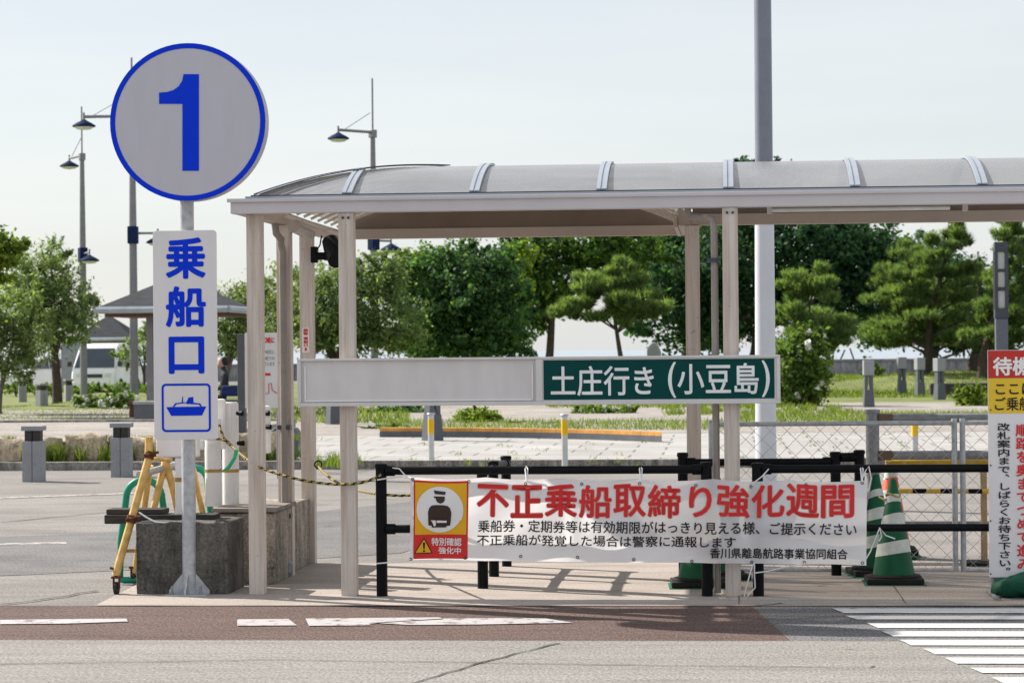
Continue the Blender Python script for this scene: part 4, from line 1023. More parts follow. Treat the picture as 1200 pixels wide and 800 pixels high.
# ================================================================== STREET FURNITURE BEYOND
def granite_bollard():
    root = thing('bollard', (0, 0, 0), '', 'bollard', 'granite bollards beyond the street')
    m = MB(); m.box(-.125, -.005, -.12, .12, 0, .51); m.box(.005, .125, -.12, .12, 0, .51); m.box(-.0048, .0048, -.11, .11, 0, .505); m.build('shaft', M_granite, root, bevel=.006)
    m = MB(); m.box(-.098, -.005, -.09, .09, .51, .64); m.box(.005, .098, -.09, .09, .51, .64); m.build('neck', mat('dark_bronze_neck', (.035, .03, .03), .5, 0, .3, 8), root, bevel=.004)
    m = MB(); m.box(-.135, .135, -.13, .13, .6405, .70); m.build('cap', M_granite, root, bevel=.008)
    return root
b0 = granite_bollard(); spots = [(40, 563, 'granite bollard with dark neck on the kerb at the far left edge of the street'), (143, 557.5, 'granite bollard with dark neck on the kerb just left of the yellow trestle'),
    (26.5, 471, 'small far granite bollard beyond the lawn in front of the parked cars'), (80.5, 470, 'far granite bollard right of the olive trunk in front of the van'), (132, 459, 'far granite bollard in front of the van bonnet right side'),
    (49, 479, 'far granite bollard without lawn between olive tree and its shadow')]
for i, (px, py, lb) in enumerate(spots):
    p = G(px, py, .01 if i < 2 else .1); o = b0 if i == 0 else copy_tree(b0)
    o.location = (p.x, p.y, .0 if i < 2 else .1); o['label'] = lb; o.rotation_euler = (0, 0, R(4 if i < 2 else 10*i))
def garden_light():
    root = thing('garden_light', (0, 0, 0), '', 'garden light', 'grey garden lights on split stone pedestals')
    m = MB(); m.add([(-.16, -.16, 0), (.16, -.16, 0), (.16, .16, 0), (-.16, .16, 0), (-.13, -.13, .45), (.13, -.13, .45), (.13, .13, .45), (-.13, .13, .45)], [(0, 1, 5, 4), (1, 2, 6, 5), (2, 3, 7, 6), (3, 0, 4, 7), (4, 5, 6, 7)]); m.build('pedestal', mat('blue_granite', (.105, .115, .135), .7, 0, .1, 4, fine=.3), root, bevel=.006)
    m = MB(); m.add([(-.13, -.1, .4505), (-.05, -.1, .4505), (-.02, -.1, .62), (-.02, .1, .62), (-.05, .1, .4505), (-.13, .1, .4505), (-.12, -.1, .82), (-.12, .1, .82), (-.02, -.1, .82), (-.02, .1, .82)], [(0, 1, 2, 8, 6), (5, 7, 9, 3, 4), (0, 6, 7, 5), (1, 4, 3, 2), (2, 3, 9, 8), (6, 8, 9, 7)])
    m.add([(.13, -.1, .4505), (.05, -.1, .4505), (.02, -.1, .62), (.02, .1, .62), (.05, .1, .4505), (.13, .1, .4505), (.12, -.1, .82), (.12, .1, .82), (.02, -.1, .82), (.02, .1, .82)], [(0, 6, 8, 2, 1), (5, 4, 3, 9, 7), (0, 5, 7, 6), (1, 2, 3, 4), (2, 8, 9, 3), (6, 7, 9, 8)])
    m.build('split_neck', M_granited, root)
    m = MB(); m.box(-.155, .155, -.155, .155, .82, 1.2); m.build('lamp_box', M_lampbox, root, bevel=.01)
    return root
g0 = garden_light()
for i, (px, py, lb) in enumerate([(1018, 477, 'grey box garden light nearest the chain link fence, standing alone left of the others'), (1057, 461, 'farthest grey box garden light, smallest of the right hand group'),
    (1078, 464, 'grey box garden light in the middle of the right hand group before the pines'), (1101, 468, 'grey box garden light at the right of the group before the low stone edge'),
    (391, 497, 'garden light whose dark pedestal shows under the blank half of the long board'), (507, 516, 'nearest garden light whose pedestal shows behind a yellow banded pole under the board'), (103, 457, 'grey box garden light in front of the van bonnet'), (150, 456, 'grey box garden light in front of the van side window')]):
    p = G(px, py, .1); o = g0 if i == 0 else copy_tree(g0); o.scale = (.84, .84, .97); o.location = (p.x, p.y, .1); o['label'] = lb; o.rotation_euler = (0, 0, R(5+7*i))
def tape_pole():
    root = thing('marker_pole', (0, 0, 0), '', 'pole', 'slim steel marker poles with yellow bands')
    m = MB(); m.lathe((0, 0, 0), [(.042, 0), (.042, .72)], 14); m.build('tube', mat('brushed_pole', (.55, .56, .57), .35, .3, .08), root, smooth=40)
    m = MB(); m.lathe((0, 0, .46), [(.0435, 0), (.0435, .2)], 14); m.build('yellow_band', mat('band_yellow', (.75, .47, .01), .5), root, smooth=40)
    m = MB(); m.lathe((0, 0, .72), [(.055, 0), (.058, .012), (.05, .022)], 14); m.build('cap', M_galv, root, smooth=40)
    return root
t0 = tape_pole()
for i, (px, py, lb) in enumerate([(505.5, 547, 'slim yellow banded pole left of the others, in front of a dark pedestal'), (662, 550, 'slim yellow banded pole seen under the green panel of the board'), (1072.5, 553, 'slim yellow banded pole seen through the chain link fence')]):
    p = G(px, py, .0); o = t0 if i == 0 else copy_tree(t0); o.location = (p.x, p.y, .0); o['label'] = lb
def dark_stone(px0, px1, py0, py1, label):
    a = G((px0+px1)/2, py1); x0, x1 = X(px0, py1, a.y), X(px1, py1, a.y); h_ = Z(px0, py0, a.y)
    o = MB().prism([(x0, 0), (x1, 0), (x1, h_*.8), (x1-.05, h_*.97), ((x0+x1)/2, h_), (x0+.05, h_*.97), (x0, h_*.8)], a.y, a.y+.3).build('stone_block', M_granited, bevel=.03); return tag(o, label, 'stone block')
dark_stone(316, 350, 500, 543, 'dark rounded stone block on the kerb between the left shelter posts')
a = G(170, 497, .1)
bn = thing('stone_bench', (a.x, a.y, .1), 'dark grey stone box bench with pale top left of the upright sign plate', 'bench')
x0, x1 = X(157, 490, a.y), X(200, 490, a.y); zb_ = Z(170, 474, a.y)
MB().box(x0, x1, a.y, a.y+.5, .1, zb_).build('seat_base', M_granited, bn, bevel=.01); MB().box(x0-.02, x1+.02, a.y-.02, a.y+.52, zb_+.001, zb_+.07).build('seat_top', M_granite, bn, bevel=.01)
a = G(160, 489, .1); tb = MB(); tb.box(X(150, 480, a.y), X(180, 480, a.y), a.y, a.y+.6, Z(160, 474, a.y), Z(160, 470, a.y)); tb.box(X(151, 480, a.y), X(154, 480, a.y), a.y+.02, a.y+.58, .1, Z(160, 474, a.y)-.001); tb.box(X(175, 480, a.y), X(178, 480, a.y), a.y+.02, a.y+.58, .1, Z(160, 474, a.y)-.001)
tag(tb.build('wooden_bench', mat('red_brown_wood', (.12, .045, .035), .6, 0, .2), bevel=.01), 'red brown bench just behind the dark stone box bench', 'bench')
# tall gazebo roofs
def gazebo(name, pxc, half, pye, Y, apex, label, pf=.3):
    cx = X(pxc, pye, Y); z = Z(pxc, pye, Y); root = thing(name, (cx, Y, .1), label, 'gazebo', 'dark slate gazebos behind the left trees')
    hy = half
    m = MB(); m.add([(cx-half, Y-hy, z), (cx+half, Y-hy, z), (cx+half, Y+hy, z), (cx-half, Y+hy, z), (cx-.12, Y, z+apex), (cx+.12, Y, z+apex)], [(0, 1, 5, 4), (1, 2, 5), (2, 3, 4, 5), (3, 0, 4), (3, 2, 1, 0)]); m.build('roof', M_slate, root)
    m = MB()
    for a_, b_ in (((cx-half, Y-hy), (cx+half, Y-hy)), ((cx+half, Y-hy), (cx+half, Y+hy)), ((cx+half, Y+hy), (cx-half, Y+hy)), ((cx-half, Y+hy), (cx-half, Y-hy))):
        m.cyl((a_[0], a_[1], z-.06), (b_[0], b_[1], z-.06), .085, 6)
    m.build('eave_board', mat('pale_blue_fascia', (.33, .38, .42), .5), root)
    m = MB(); m.box(cx-half*.9, cx+half*.9, Y-hy*.9, Y+hy*.9, z-.22, z-.13); m.build('soffit', mat('brown_soffit', (.12, .06, .04), .7), root)
    for sx in (-1, 1):
        for sy in (-1, 1): MB().box(cx+sx*half*pf-.08, cx+sx*half*pf+.08, Y+sy*hy*.5-.08, Y+sy*hy*.5+.08, .1, z-.22).build('post', mat('gazebo_post', (.20, .20, .21), .6), root)
gazebo('gazebo', 207, 1.6, 361, 60, .75, 'gazebo with dark slate hip roof behind the upright sign plate')
gazebo('gazebo', 128, 1.4, 396, 112, 1.0, 'smaller far gazebo roof right above the parked van', .8)
a = P(83, 415, 96); ub = thing('utility_box', (a.x, 96, 0), 'grey utility cabinet behind the olive tree and left of the van', 'cabinet')
MB().box(a.x-.4, a.x+.4, 96, 96.6, .0, Z(83, 400, 96)).build('cabinet_body', mat('cabinet_grey', (.22, .24, .28), .5), ub, bevel=.02); MB().box(a.x-.36, a.x+.36, 95.985, 95.998, .1, Z(83, 402, 96)).build('door', mat('cabinet_door', (.25, .27, .31), .5), ub)
# notice board behind the posts
def notice():
    Y = 31; x0, x1 = X(287, 430, Y), X(328, 430, Y); z0, z1 = Z(310, 478, Y), Z(310, 390, Y)
    root = thing('notice_board', ((x0+x1)/2, Y, 0), 'white notice with red and grey text seen between the left shelter posts', 'notice board')
    MB().box(x0, x1, Y, Y+.03, z0, z1).build('panel', M_signwhite, root, bevel=.004)
    for x in (x0+.04, x1-.04): MB().cyl((x, Y+.05, 0), (x, Y+.05, z1), .02, 10).build('leg', M_galvd, root)
    f = lambda m, s, a, b, c, d, bo: write(m, s, X(a, 430, Y), X(b, 430, Y), Z(310, d, Y), Z(310, c, Y), Y-.004, bo)
    t = MB(); f(t, '区域に', 307, 322, 395, 402, .05)
    for k, (a, b) in enumerate(((440, 442), (470, 473))): pass
    zz_ = lambda py: Z(310, py, Y)
    t.prism([(X(309, 440, Y), zz_(440)), (X(317, 440, Y), zz_(440)), (X(317, 437, Y) , zz_(437)), (X(309, 440, Y), zz_(437))], Y-.004, Y-.001)
    t.tube([(X(309, 460, Y), Y-.004, zz_(461)), (X(315, 460, Y), Y-.004, zz_(461)), (X(315, 449, Y), Y-.004, zz_(449)), (X(318, 449, Y), Y-.004, zz_(449)), (X(319, 458, Y), Y-.004, zz_(457)), (X(325, 449, Y), Y-.004, zz_(461))], .005, 4)
    t.build('red_lettering', M_red, root, fix=False)
    t = MB()
    for s, y_ in (('一地区に', 410), ('区域での', 417.5), ('しています', 424)): f(t, s, 307, 322, y_, y_+4.5, .01)
    t.build('grey_lettering', M_grey, root, fix=False)
notice()
Yd = 34; dg = MB(); dg.box(X(278, 430, Yd), X(287, 430, Yd), Yd, Yd+.12, 0, Z(282, 391, Yd))
tag(dg.build('gate_post', mat('dark_grey_steel', (.09, .095, .10), .5), bevel=.01), 'dark grey steel post left of the white notice', 'post')
# tall white mast
xm = X(898, 480, 25); mast = thing('mast', (xm, 25, 0), 'thick tall mast, white below and blue grey above, rising behind the shelter roof', 'mast')
zs = Z(895, 226, 25)
MB().tube([(X(898, 590, 25), 25, 0), (X(895.5, 226, 25), 25, zs)], [.108, .095], 24).build('lower_section', M_mastw, mast, smooth=40)
MB().tube([(X(895.5, 226, 25), 25, zs+.002), (X(893.5, -60, 25), 25, 14)], [.09, .074], 24).build('upper_section', mat('mast_blue_grey', (.20, .22, .27), .45, .2, .08), mast, smooth=40)
MB().box(xm-.25, xm+.25, 24.75, 25.25, 0, .05).build('base_plate', M_galvd, mast)
# lantern pillar at the right
def lantern():
    Y = 45; cx = X(1173.5, 400, Y); hw = 7*Y/FPX; root = thing('lantern_pillar', (cx, Y, 0), 'slim dark grey lantern pillar with three pale glass windows behind the waiting sign', 'lamp post')
    z = lambda py: Z(1173, py, Y)
    MB().box(cx-hw, cx+hw, Y-hw, Y+hw, 0, z(373)).build('shaft', mat('lantern_grey', (.11, .12, .15), .5, .2, .1), root, bevel=.02)
    m = MB(); m.box(cx-hw*1.1, cx+hw*1.1, Y-hw*1.1, Y+hw*1.1, z(372.9), z(362)); m.box(cx-hw*1.06, cx+hw*1.06, Y-hw*1.06, Y+hw*1.06, z(295), z(284))
    for a, b in ((318, 316), (340, 337.5)): m.box(cx-hw*1.0, cx+hw*1.0, Y-hw*1.0, Y+hw*1.0, z(a), z(b))
    for sx in (-1, 1):
        for sy in (-1, 1): m.box(cx+sx*hw*.85-.03, cx+sx*hw*.85+.03, Y+sy*hw*.85-.03, Y+sy*hw*.85+.03, z(361.9), z(295.1))
    m.build('lantern_frame', mat('lantern_dark', (.05, .055, .07), .5), root)
    for a, b in ((315, 296), (336.5, 319), (360.5, 341)): MB().box(cx-hw*.75, cx+hw*.75, Y-hw*.75, Y+hw*.75, z(a), z(b)).build('glass_window', mat('lantern_glass', (.42, .43, .42), .25), root)  # pale base colour stands in for bright sky in the glass
lantern()
# street lamps
def street_lamp():
    root = thing('street_lamp', (0, 0, 0), '', 'street lamp', 'tall two armed street lamps')
    MB().tube([(0, 0, 0), (0, 0, 5.0), (0, 0, 8.4)], [.125, .11, .075], 14).build('pole', M_polegrey, root, smooth=40)
    MB().cyl((0, 0, 8.4), (0, 0, 10.1), .028, 8).build('spire', M_polegrey, root, smooth=40)
    MB().box(-.14, .14, -.14, .14, 4.75, 5.25).build('blue_collar', M_bluemetal, root, bevel=.02)
    MB().box(-.1, .1, -.1, .1, 8.25, 8.5).build('arm_bracket', M_polegrey, root, bevel=.02)
    for x1, z, nm in ((-1.40, 8.42, 'arm'), (.72, 5.05, 'arm')):
        s_ = 1 if x1 > 0 else -1
        MB().cyl((0, 0, z), (x1, 0, z), .045 if s_ < 0 else .035, 8).build(nm, M_polegrey, root, smooth=40)
        if s_ < 0: MB().cyl((-.1, 0, z+.6), (x1*.8, 0, z+.04), .012, 6).build('stay_wire', M_polegrey, root)
        xl = x1
        MB().cyl((xl, 0, z-.12), (xl, 0, z+.12), .03, 8).build('hanger', M_polegrey, root)
        MB().lathe((xl, 0, z-.38), [(.30, .08), (.34, .1), (.33, .13), (.22, .2), (.1, .26), (.05, .3)], 20).build('lamp_shade', M_bluemetal, root, smooth=50)
        MB().lathe((xl, 0, z-.38), [(.05, 0), (.2, .02), (.28, .079)], 20).build('lamp_glass', M_milk, root, smooth=50)
    return root
l0 = street_lamp()
for i, (px, Y, lb, rz) in enumerate([(155.5, 70, 'tall two armed street lamp half hidden behind the round number 1 sign', 2), (96.5, 83.6, 'tall two armed street lamp left of the round number 1 sign', -57), (437.5, 76.5, 'tall two armed street lamp standing above the shelter roof', 49)]):
    o = l0 if i == 0 else copy_tree(l0); o.location = (X(px+1.5, 420, Y), Y, 0); o['label'] = lb; o.rotation_euler = (0, 0, R(rz))

# ================================================================== VEHICLES
def vehicle(name, label, L, Wd, prof, glass_side, ws, loc, rz, wheels, cat, group=None):
    """prof: side outline (y along length with front at -L/2, z); ws: windscreen (y0,z0,y1,z1)."""
    root = thing(name, (0, 0, 0), label, cat, group); hw = Wd/2
    bm = bmesh.new(); ring = []
    xs = [(-hw*.93, .0), (-hw, .04), (hw, .04), (hw*.93, 0)]
    n = len(prof); m = MB(); zmax = max(z for y, z in prof)
    def sq(z): return 1-.13*max(0, (z-1.0)/(zmax-1.0))**1.2
    cols = [-1, -.93, .93, 1]
    vs_ = []
    for c in cols:
        for y, z in prof:
            ins = .05 if abs(c) == 1 else 0
            cy = y*(1-ins*.6) if abs(c) == 1 else y; cz = z-(ins if z > .9 and abs(c) == 1 else 0)
            vs_.append((c*hw*sq(z), cy, cz))
    fs = [[k for k in range(n)], [3*n+k for k in range(n)][::-1]]
    for q in range(3):
        for k in range(n): k2 = (k+1) % n; fs.append([q*n+k, q*n+k2, (q+1)*n+k2, (q+1)*n+k])
    m.add(vs_, fs); m.build('body', M_car, root, smooth=35, local=True)
    y0, z0, y1, z1 = ws; d = .012
    def sx(z): return hw*sq(z)*.9
    m = MB(); m.add([(-sx(z0), y0-d, z0+d), (sx(z0), y0-d, z0+d), (sx(z1)*.95, y1-d, z1+d), (-sx(z1)*.95, y1-d, z1+d)], [(0, 1, 2, 3)]); m.build('windscreen', M_glass, root, local=True)
    for s_ in (-1, 1):
        for poly in glass_side:
            m = MB(); m.add([(s_*(hw*sq(z)+.004), y, z) for y, z in poly], [list(range(len(poly)))]); m.build('side_window', M_glass, root, local=True)
        for wy in wheels:
            x = s_*(hw-.09); m = MB(); m.cyl((x-.1, wy, .31), (x+.1, wy, .31), .31, 22); wh = m.build('wheel', M_rubber, root, smooth=40, local=True)
            m = MB(); m.cyl((x+s_*.101, wy, .31), (x+s_*.108, wy, .31), .19, 16); m.build('rim', M_galv, wh, local=True)
        m = MB(); m.box(s_*hw*.62-.16, s_*hw*.62+.16, -L/2-.02, -L/2+.1, .66, .84); m.build('headlight', M_milk, root, bevel=.02, local=True)
        m = MB(); m.box(min(s_*(hw+.02), s_*(hw+.2)), max(s_*(hw+.02), s_*(hw+.2)), y0+.05, y0+.13, z0+.05, z0+.25); m.build('mirror', M_dark, root, bevel=.02, local=True)
    m = MB(); m.box(-hw*.95, hw*.95, -L/2-.06, -L/2+.03, .28, .5); m.build('bumper', M_car, root, bevel=.03, local=True)
    m = MB(); m.box(-.35, .35, -L/2-.025, -L/2+.02, .66, .80); m.build('grille', M_dark, root, local=True)
    m = MB(); m.box(-.17, .17, -L/2-.075, -L/2-.0605, .34, .46); m.build('number_plate', M_white, root, local=True)
    root.location = loc; root.rotation_euler = (0, 0, R(rz)); return root
a = G(125, 455)
vehicle('van', 'white van with dark windscreen parked facing the street beneath the far gazebo', 4.6, 1.75, [(-2.3, .3), (-2.32, .75), (-2.2, 1.0), (-1.55, 1.82), (-1.2, 1.97), (2.1, 1.97), (2.28, 1.7), (2.3, .3)],
        [[(-1.62, 1.08), (-.75, 1.08), (-.75, 1.72), (-1.35, 1.72)], [(-.65, 1.08), (.6, 1.08), (.6, 1.72), (-.65, 1.72)], [(.7, 1.08), (1.9, 1.08), (1.9, 1.72), (.7, 1.72)]], (-2.18, 1.04, -1.58, 1.78), (X(127, 440, 96), 96, .012), 0, (-1.45, 1.25), 'van')
carprof = [(-2.1, .3), (-2.14, .6), (-2.0, .78), (-1.05, .96), (-.35, 1.42), (.1, 1.5), (1.2, 1.46), (1.85, 1.0), (2.08, .92), (2.1, .3)]
carwin = [[(-.8, 1.0), (.1, 1.0), (.1, 1.4), (-.25, 1.38)], [(.18, 1.0), (1.35, 1.0), (1.1, 1.36), (.18, 1.4)]]
vehicle('parked_car', 'white car at the left edge parked behind the olive trunks', 4.2, 1.7, carprof, carwin, (-1.0, .98, -.4, 1.38), (X(30, 440, 97), 98, .012), -30, (-1.35, 1.3), 'car', 'white cars parked by the sea')
vehicle('parked_car', 'white car just left of the van, its nose behind the olive tree', 4.2, 1.7, carprof, carwin, (-1.0, .98, -.4, 1.38), (X(70, 440, 106), 108, .012), -45, (-1.35, 1.3), 'car', 'white cars parked by the sea')

# seated person far behind the tall plate
def person():
    Y = 56; px = 262; x = X(px, 450, Y); k = Vector((x, Y, .1))
    J = [(0, 0, .47), (0, .02, .75), (0, .03, 1.02), (0, .01, 1.10), (0, -.02, 1.22),
         (-.09, -.02, .46), (-.11, -.42, .48), (-.11, -.44, .08), (-.11, -.56, .05), (.09, -.02, .46), (.12, -.42, .48), (.12, -.44, .08), (.12, -.56, .05),
         (-.18, .02, .98), (-.23, -.04, .72), (-.15, -.26, .60), (.18, .02, .98), (.23, -.04, .72), (.15, -.26, .60), (-.12, -.33, .585), (.12, -.33, .585)]
    E_ = [(0, 1), (1, 2), (2, 3), (3, 4), (0, 5), (5, 6), (6, 7), (7, 8), (0, 9), (9, 10), (10, 11), (11, 12), (2, 13), (13, 14), (14, 15), (2, 16), (16, 17), (17, 18), (15, 19), (18, 20)]
    rad = [.13, .13, .13, .055, .09, .085, .065, .05, .04, .085, .065, .05, .04, .06, .048, .036, .06, .048, .036, .03, .03]
    me = bpy.data.meshes.new('person'); me.from_pydata(J, E_, []); me.materials.append(mat('dark_clothing', (.02, .022, .03), .8))
    o = bpy.data.objects.new('person', me); COL.objects.link(o); o.location = k; o.rotation_euler = (0, 0, R(-75))
    sk = o.modifiers.new('skin', 'SKIN')
    for i, v in enumerate(me.skin_vertices[0].data): v.radius = (rad[i], rad[i]*.85); v.use_root = (i == 0)
    ss = o.modifiers.new('sub', 'SUBSURF'); ss.levels = 2; ss.render_levels = 2
    tag(o, 'person in dark clothes seated on a bench right of the upright sign plate', 'person')
    hd = MB(); hd.lathe((x, Y-.035, .1+1.16), [(.05, 0), (.085, .05), (.095, .12), (.08, .19), (.03, .225)], 16); h2 = hd.build('head', mat('skin', (.42, .26, .18), .6), smooth=60)
    h2.parent = o; h2.location = -k
    hr = MB(); hr.lathe((x, Y+.012, .1+1.2), [(.07, 0), (.1, .04), (.108, .1), (.092, .17), (.03, .205)], 16); h3 = hr.build('hair', mat('black_hair', (.01, .009, .009), .6), smooth=60); h3.parent = o; h3.location = -k
    for nm, c, m_ in (('bag', (.11, -.28, .56), mat('blue_cloth', (.008, .02, .09), .8)),):
        bb = MB(); bb.box(x+.0, x+.42, Y-.36, Y-.14, .1+.5, .1+.75); b3 = bb.build('bag', m_, bevel=.06); tag(b3, 'blue bag resting beside the seated person', 'bag')
    se = MB(); se.box(x-.6, x+.9, Y-.2, Y+.3, .1+.34, .1+.42)
    for q in (-.5, .7): se.box(x+q, x+q+.1, Y-.15, Y+.25, .1, .1+.34)
    tag(se.build('park_bench', mat('bench_grey', (.14, .14, .15), .7), bevel=.01), 'low bench under the seated person beside the gazebo', 'bench')
person()

# ================================================================== VEGETATION
LF = {
 'olive': leaf_mat('olive_leaves', (.055, .095, .045), (.29, .37, .18), .5),
 'bright': leaf_mat('bright_leaves', (.06, .12, .022), (.28, .36, .06), .5),
 'ivy': leaf_mat('ivy_leaves', (.015, .06, .044), (.14, .25, .075), .44),
 'broad': leaf_mat('broad_leaves', (.014, .055, .032), (.17, .27, .05), .5),
 'dark': leaf_mat('dark_leaves', (.012, .048, .042), (.08, .17, .07), .44),
 'bush': leaf_mat('bush_leaves', (.045, .10, .022), (.20, .29, .06), .45),
 'pine': leaf_mat('pine_needles', (.026, .066, .032), (.25, .34, .13), .46),
 'grass': leaf_mat('grass_blades', (.07, .12, .02), (.22, .27, .06), .4),
 'white': mat('white_petals', (.82, .83, .76), .6),
}
def leaves(mb, blobs, n, size, rnd, clump=.33, shell=.55, mi=0, asp=.5, up=.5):
    n = int(n*2.1); size *= .82
    vol = [b[3]*b[4]*b[5] for b in blobs]; tot = sum(v**.67 for v in vol)
    for b, v in zip(blobs, vol):
        cx, cy, cz, rx, ry, rz = b; k = int(n*v**.67/tot); nc = max(6, int(k/26)); cl = []
        for _ in range(nc):
            while True:
                d = Vector((rnd.gauss(0, 1), rnd.gauss(0, 1), rnd.gauss(0, 1)))
                if d.length > .1: break
            d.normalize(); q = shell+(1.04-shell)*rnd.random()**.6
            cl.append((Vector((cx+d.x*rx*q, cy+d.y*ry*q, cz+d.z*rz*q)), d, rnd.uniform(.55, 1.25)))
        cs = clump*min(rx, rz)*.85
        for _ in range(int(nc*.35)):
            c, d, sc = rnd.choice(cl)
            if (c-Vector((cx, cy, cz))).length < .6*min(rx, rz): continue
            dirn = (d+Vector((rnd.gauss(0, .35), rnd.gauss(0, .35), rnd.gauss(.35, .3)))).normalized(); ln = rnd.uniform(.25, .55)*min(rx, rz, 1.3)
            for q_ in range(4):
                cl.append((c+dirn*ln*q_/3, dirn, .24))
        for _ in range(k):
            c, d, sc = rnd.choice(cl)
            p = c+Vector((rnd.gauss(0, 1)*cs*sc, rnd.gauss(0, 1)*cs*sc, rnd.gauss(0, .8)*cs*sc))
            nrm = (d*.7+Vector((rnd.gauss(0, .7), rnd.gauss(0, .7), rnd.gauss(up, .7)))).normalized()
            t1 = nrm.orthogonal().normalized(); t1 = Quaternion(nrm, rnd.uniform(0, 6.28)) @ t1; t2 = nrm.cross(t1)
            s_ = size*rnd.uniform(.45, 1.5); base = len(mb.v)
            mb.v += [tuple(p-t1*s_*.5), tuple(p+t2*s_*asp*.5), tuple(p+t1*s_*.5), tuple(p-t2*s_*asp*.5)]
            mb.f.append([base, base+1, base+2, base+3]); mb.mi.append(mi)
def trunk(base, ends, r, rnd, m=M_bark, fork=.4):
    mb = MB(); b = Vector(base); c = sum((Vector(e) for e in ends), Vector())/len(ends)
    f = b.lerp(c, fork); f.x += rnd.uniform(-.1, .1)
    mb.tube([b+Vector((0, 0, -.05)), b+Vector((0, 0, .12)), b.lerp(f, .5)+Vector((rnd.uniform(-.08, .08), 0, 0)), f], [r*1.5, r*1.1, r*.95, r*.8], 9)
    for e in ends:
        e = Vector(e); mid = f.lerp(e, .5)+Vector((rnd.uniform(-.2, .2), rnd.uniform(-.2, .2), rnd.uniform(0, .2)))
        mb.tube([f+Vector((0, 0, -.06)), f.lerp(mid, .5), mid, e], [r*.68, r*.5, r*.38, r*.12], 7)
        for _ in range(3):
            q = mid.lerp(e, rnd.uniform(0, .7)); mb.tube([q, q+Vector((rnd.uniform(-.6, .6), rnd.uniform(-.6, .6), rnd.uniform(.1, .6)))], [r*.25, r*.06], 5)
    return mb
def tree(name, label, Y, basepx, blobs, n, size, lf, r=.14, seed=1, fork=.4, group=None, asp=.5, shell=.55, clump=.33, bark=M_bark, zb=.1, extra=None, cat='tree', up=.5):
    """blobs are (px, py, half width px, half height px[, depth offset]) measured at depth Y"""
    rnd = random.Random(seed); s_ = Y/FPX; bl = []
    for b in blobs:
        p = P(b[0], b[1], Y); dy = b[4] if len(b) > 4 else rnd.uniform(-.3, .3)*b[2]*s_
        bl.append((p.x, Y+dy, p.z, b[2]*s_, (b[2]*.6+b[3]*.4)*s_, b[3]*s_))
    bx = X(basepx, 440, Y); root = thing(name, (bx, Y, zb), label, cat, group)
    trunk((bx, Y, zb), [(b[0], b[1], b[2]+b[5]*.2) for b in bl[:9]], r, rnd, bark, fork).build('trunk', bark, root, smooth=60)
    mb = MB(); leaves(mb, bl, n, size, rnd, clump, shell, asp=asp, up=up)
    mats = [LF[lf]]
    if extra: leaves(mb, bl, extra[1], size*extra[2], rnd, clump, .8, 1, asp=.9); mats.append(LF[extra[0]])
    mb.build('crown', mats, root, fix=False)
    return root
# left olives
tree('olive_tree', 'rounded olive tree with a bent dark trunk on the lawn before the van', 70, 67, [(52, 320, 30, 30), (78, 350, 32, 32), (45, 365, 36, 34), (30, 335, 26, 34), (92, 372, 24, 24), (62, 392, 34, 22), (60, 298, 18, 18)], 9000, .15, 'olive', .14, 11, .45, asp=.35, zb=.1)
tree('olive_tree', 'thin leaning young olive at the left edge of the lawn', 61, -2, [(15, 372, 30, 36), (40, 398, 24, 30), (6, 410, 24, 30), (-20, 385, 30, 40), (25, 430, 18, 20)], 6500, .14, 'olive', .075, 12, .5, bark=M_barkg, asp=.33, zb=.1)
tree('leafy_tree', 'bright green branch of a tree reaching in at the upper left edge', 58, -70, [(-30, 290, 44, 34), (8, 285, 24, 12), (-5, 305, 20, 14), (-50, 330, 40, 40)], 4200, .17, 'bright', .16, 13, asp=.6, zb=.1)
tree('olive_tree', 'small grey green olive behind the gazebo right of the upright sign plate', 66, 262, [(268, 360, 30, 28), (285, 385, 26, 28), (262, 395, 26, 24), (300, 350, 22, 22)], 5200, .15, 'olive', .07, 14, .35, bark=M_barkg, asp=.35, zb=.1)
tree('olive_tree', 'tall grey green olive seen between the left shelter posts', 78, 330, [(330, 345, 30, 34), (315, 375, 26, 30), (342, 385, 24, 26)], 4200, .17, 'olive', .1, 15, .4, bark=M_barkg, asp=.35, zb=.1)
tree('olive_tree', 'small young tree behind the van roof and the tall lamp', 92, 170, [(168, 405, 18, 18), (185, 395, 16, 18), (150, 415, 12, 12)], 2200, .16, 'olive', .06, 16, .4, asp=.4, zb=.02)
# trees behind the board
tree('olive_tree', 'dense dark olive with short bent trunk left of the ivy covered clump', 72, 378, [(425, 355, 52, 42), (378, 355, 42, 40), (455, 378, 38, 36), (400, 385, 48, 28), (440, 325, 36, 22), (365, 385, 26, 22)], 13500, .16, 'olive', .16, 21, .4, asp=.42, zb=.1)
tree('ivy_clump', 'large rounded clump covered with ivy leaves behind the blank board', 80, 545, [(520, 340, 46, 46), (560, 335, 48, 44), (585, 375, 36, 50), (545, 380, 56, 46), (505, 375, 40, 44), (540, 305, 30, 18), (575, 312, 26, 16), (480, 320, 26, 20)], 17000, .17, 'ivy', .12, 22, .45, asp=.75, shell=.5, zb=.1)
tree('leafy_tree', 'yellow green shrubby tree rising between the olive and the ivy clump', 86, 490, [(490, 315, 34, 22), (470, 330, 26, 22), (515, 395, 34, 24), (480, 395, 24, 18)], 5200, .17, 'bright', .1, 23, asp=.6, zb=.1)
tree('broadleaf_tree', 'light green broadleaf tree with gaps of sky behind the small pine', 98, 640, [(630, 300, 44, 26), (605, 318, 26, 34), (680, 285, 60, 24), (620, 350, 30, 34), (660, 330, 40, 24), (730, 290, 50, 30), (610, 385, 22, 24), (700, 315, 34, 18)], 13500, .23, 'broad', .17, 24, .6, asp=.6, clump=.28, zb=.1)
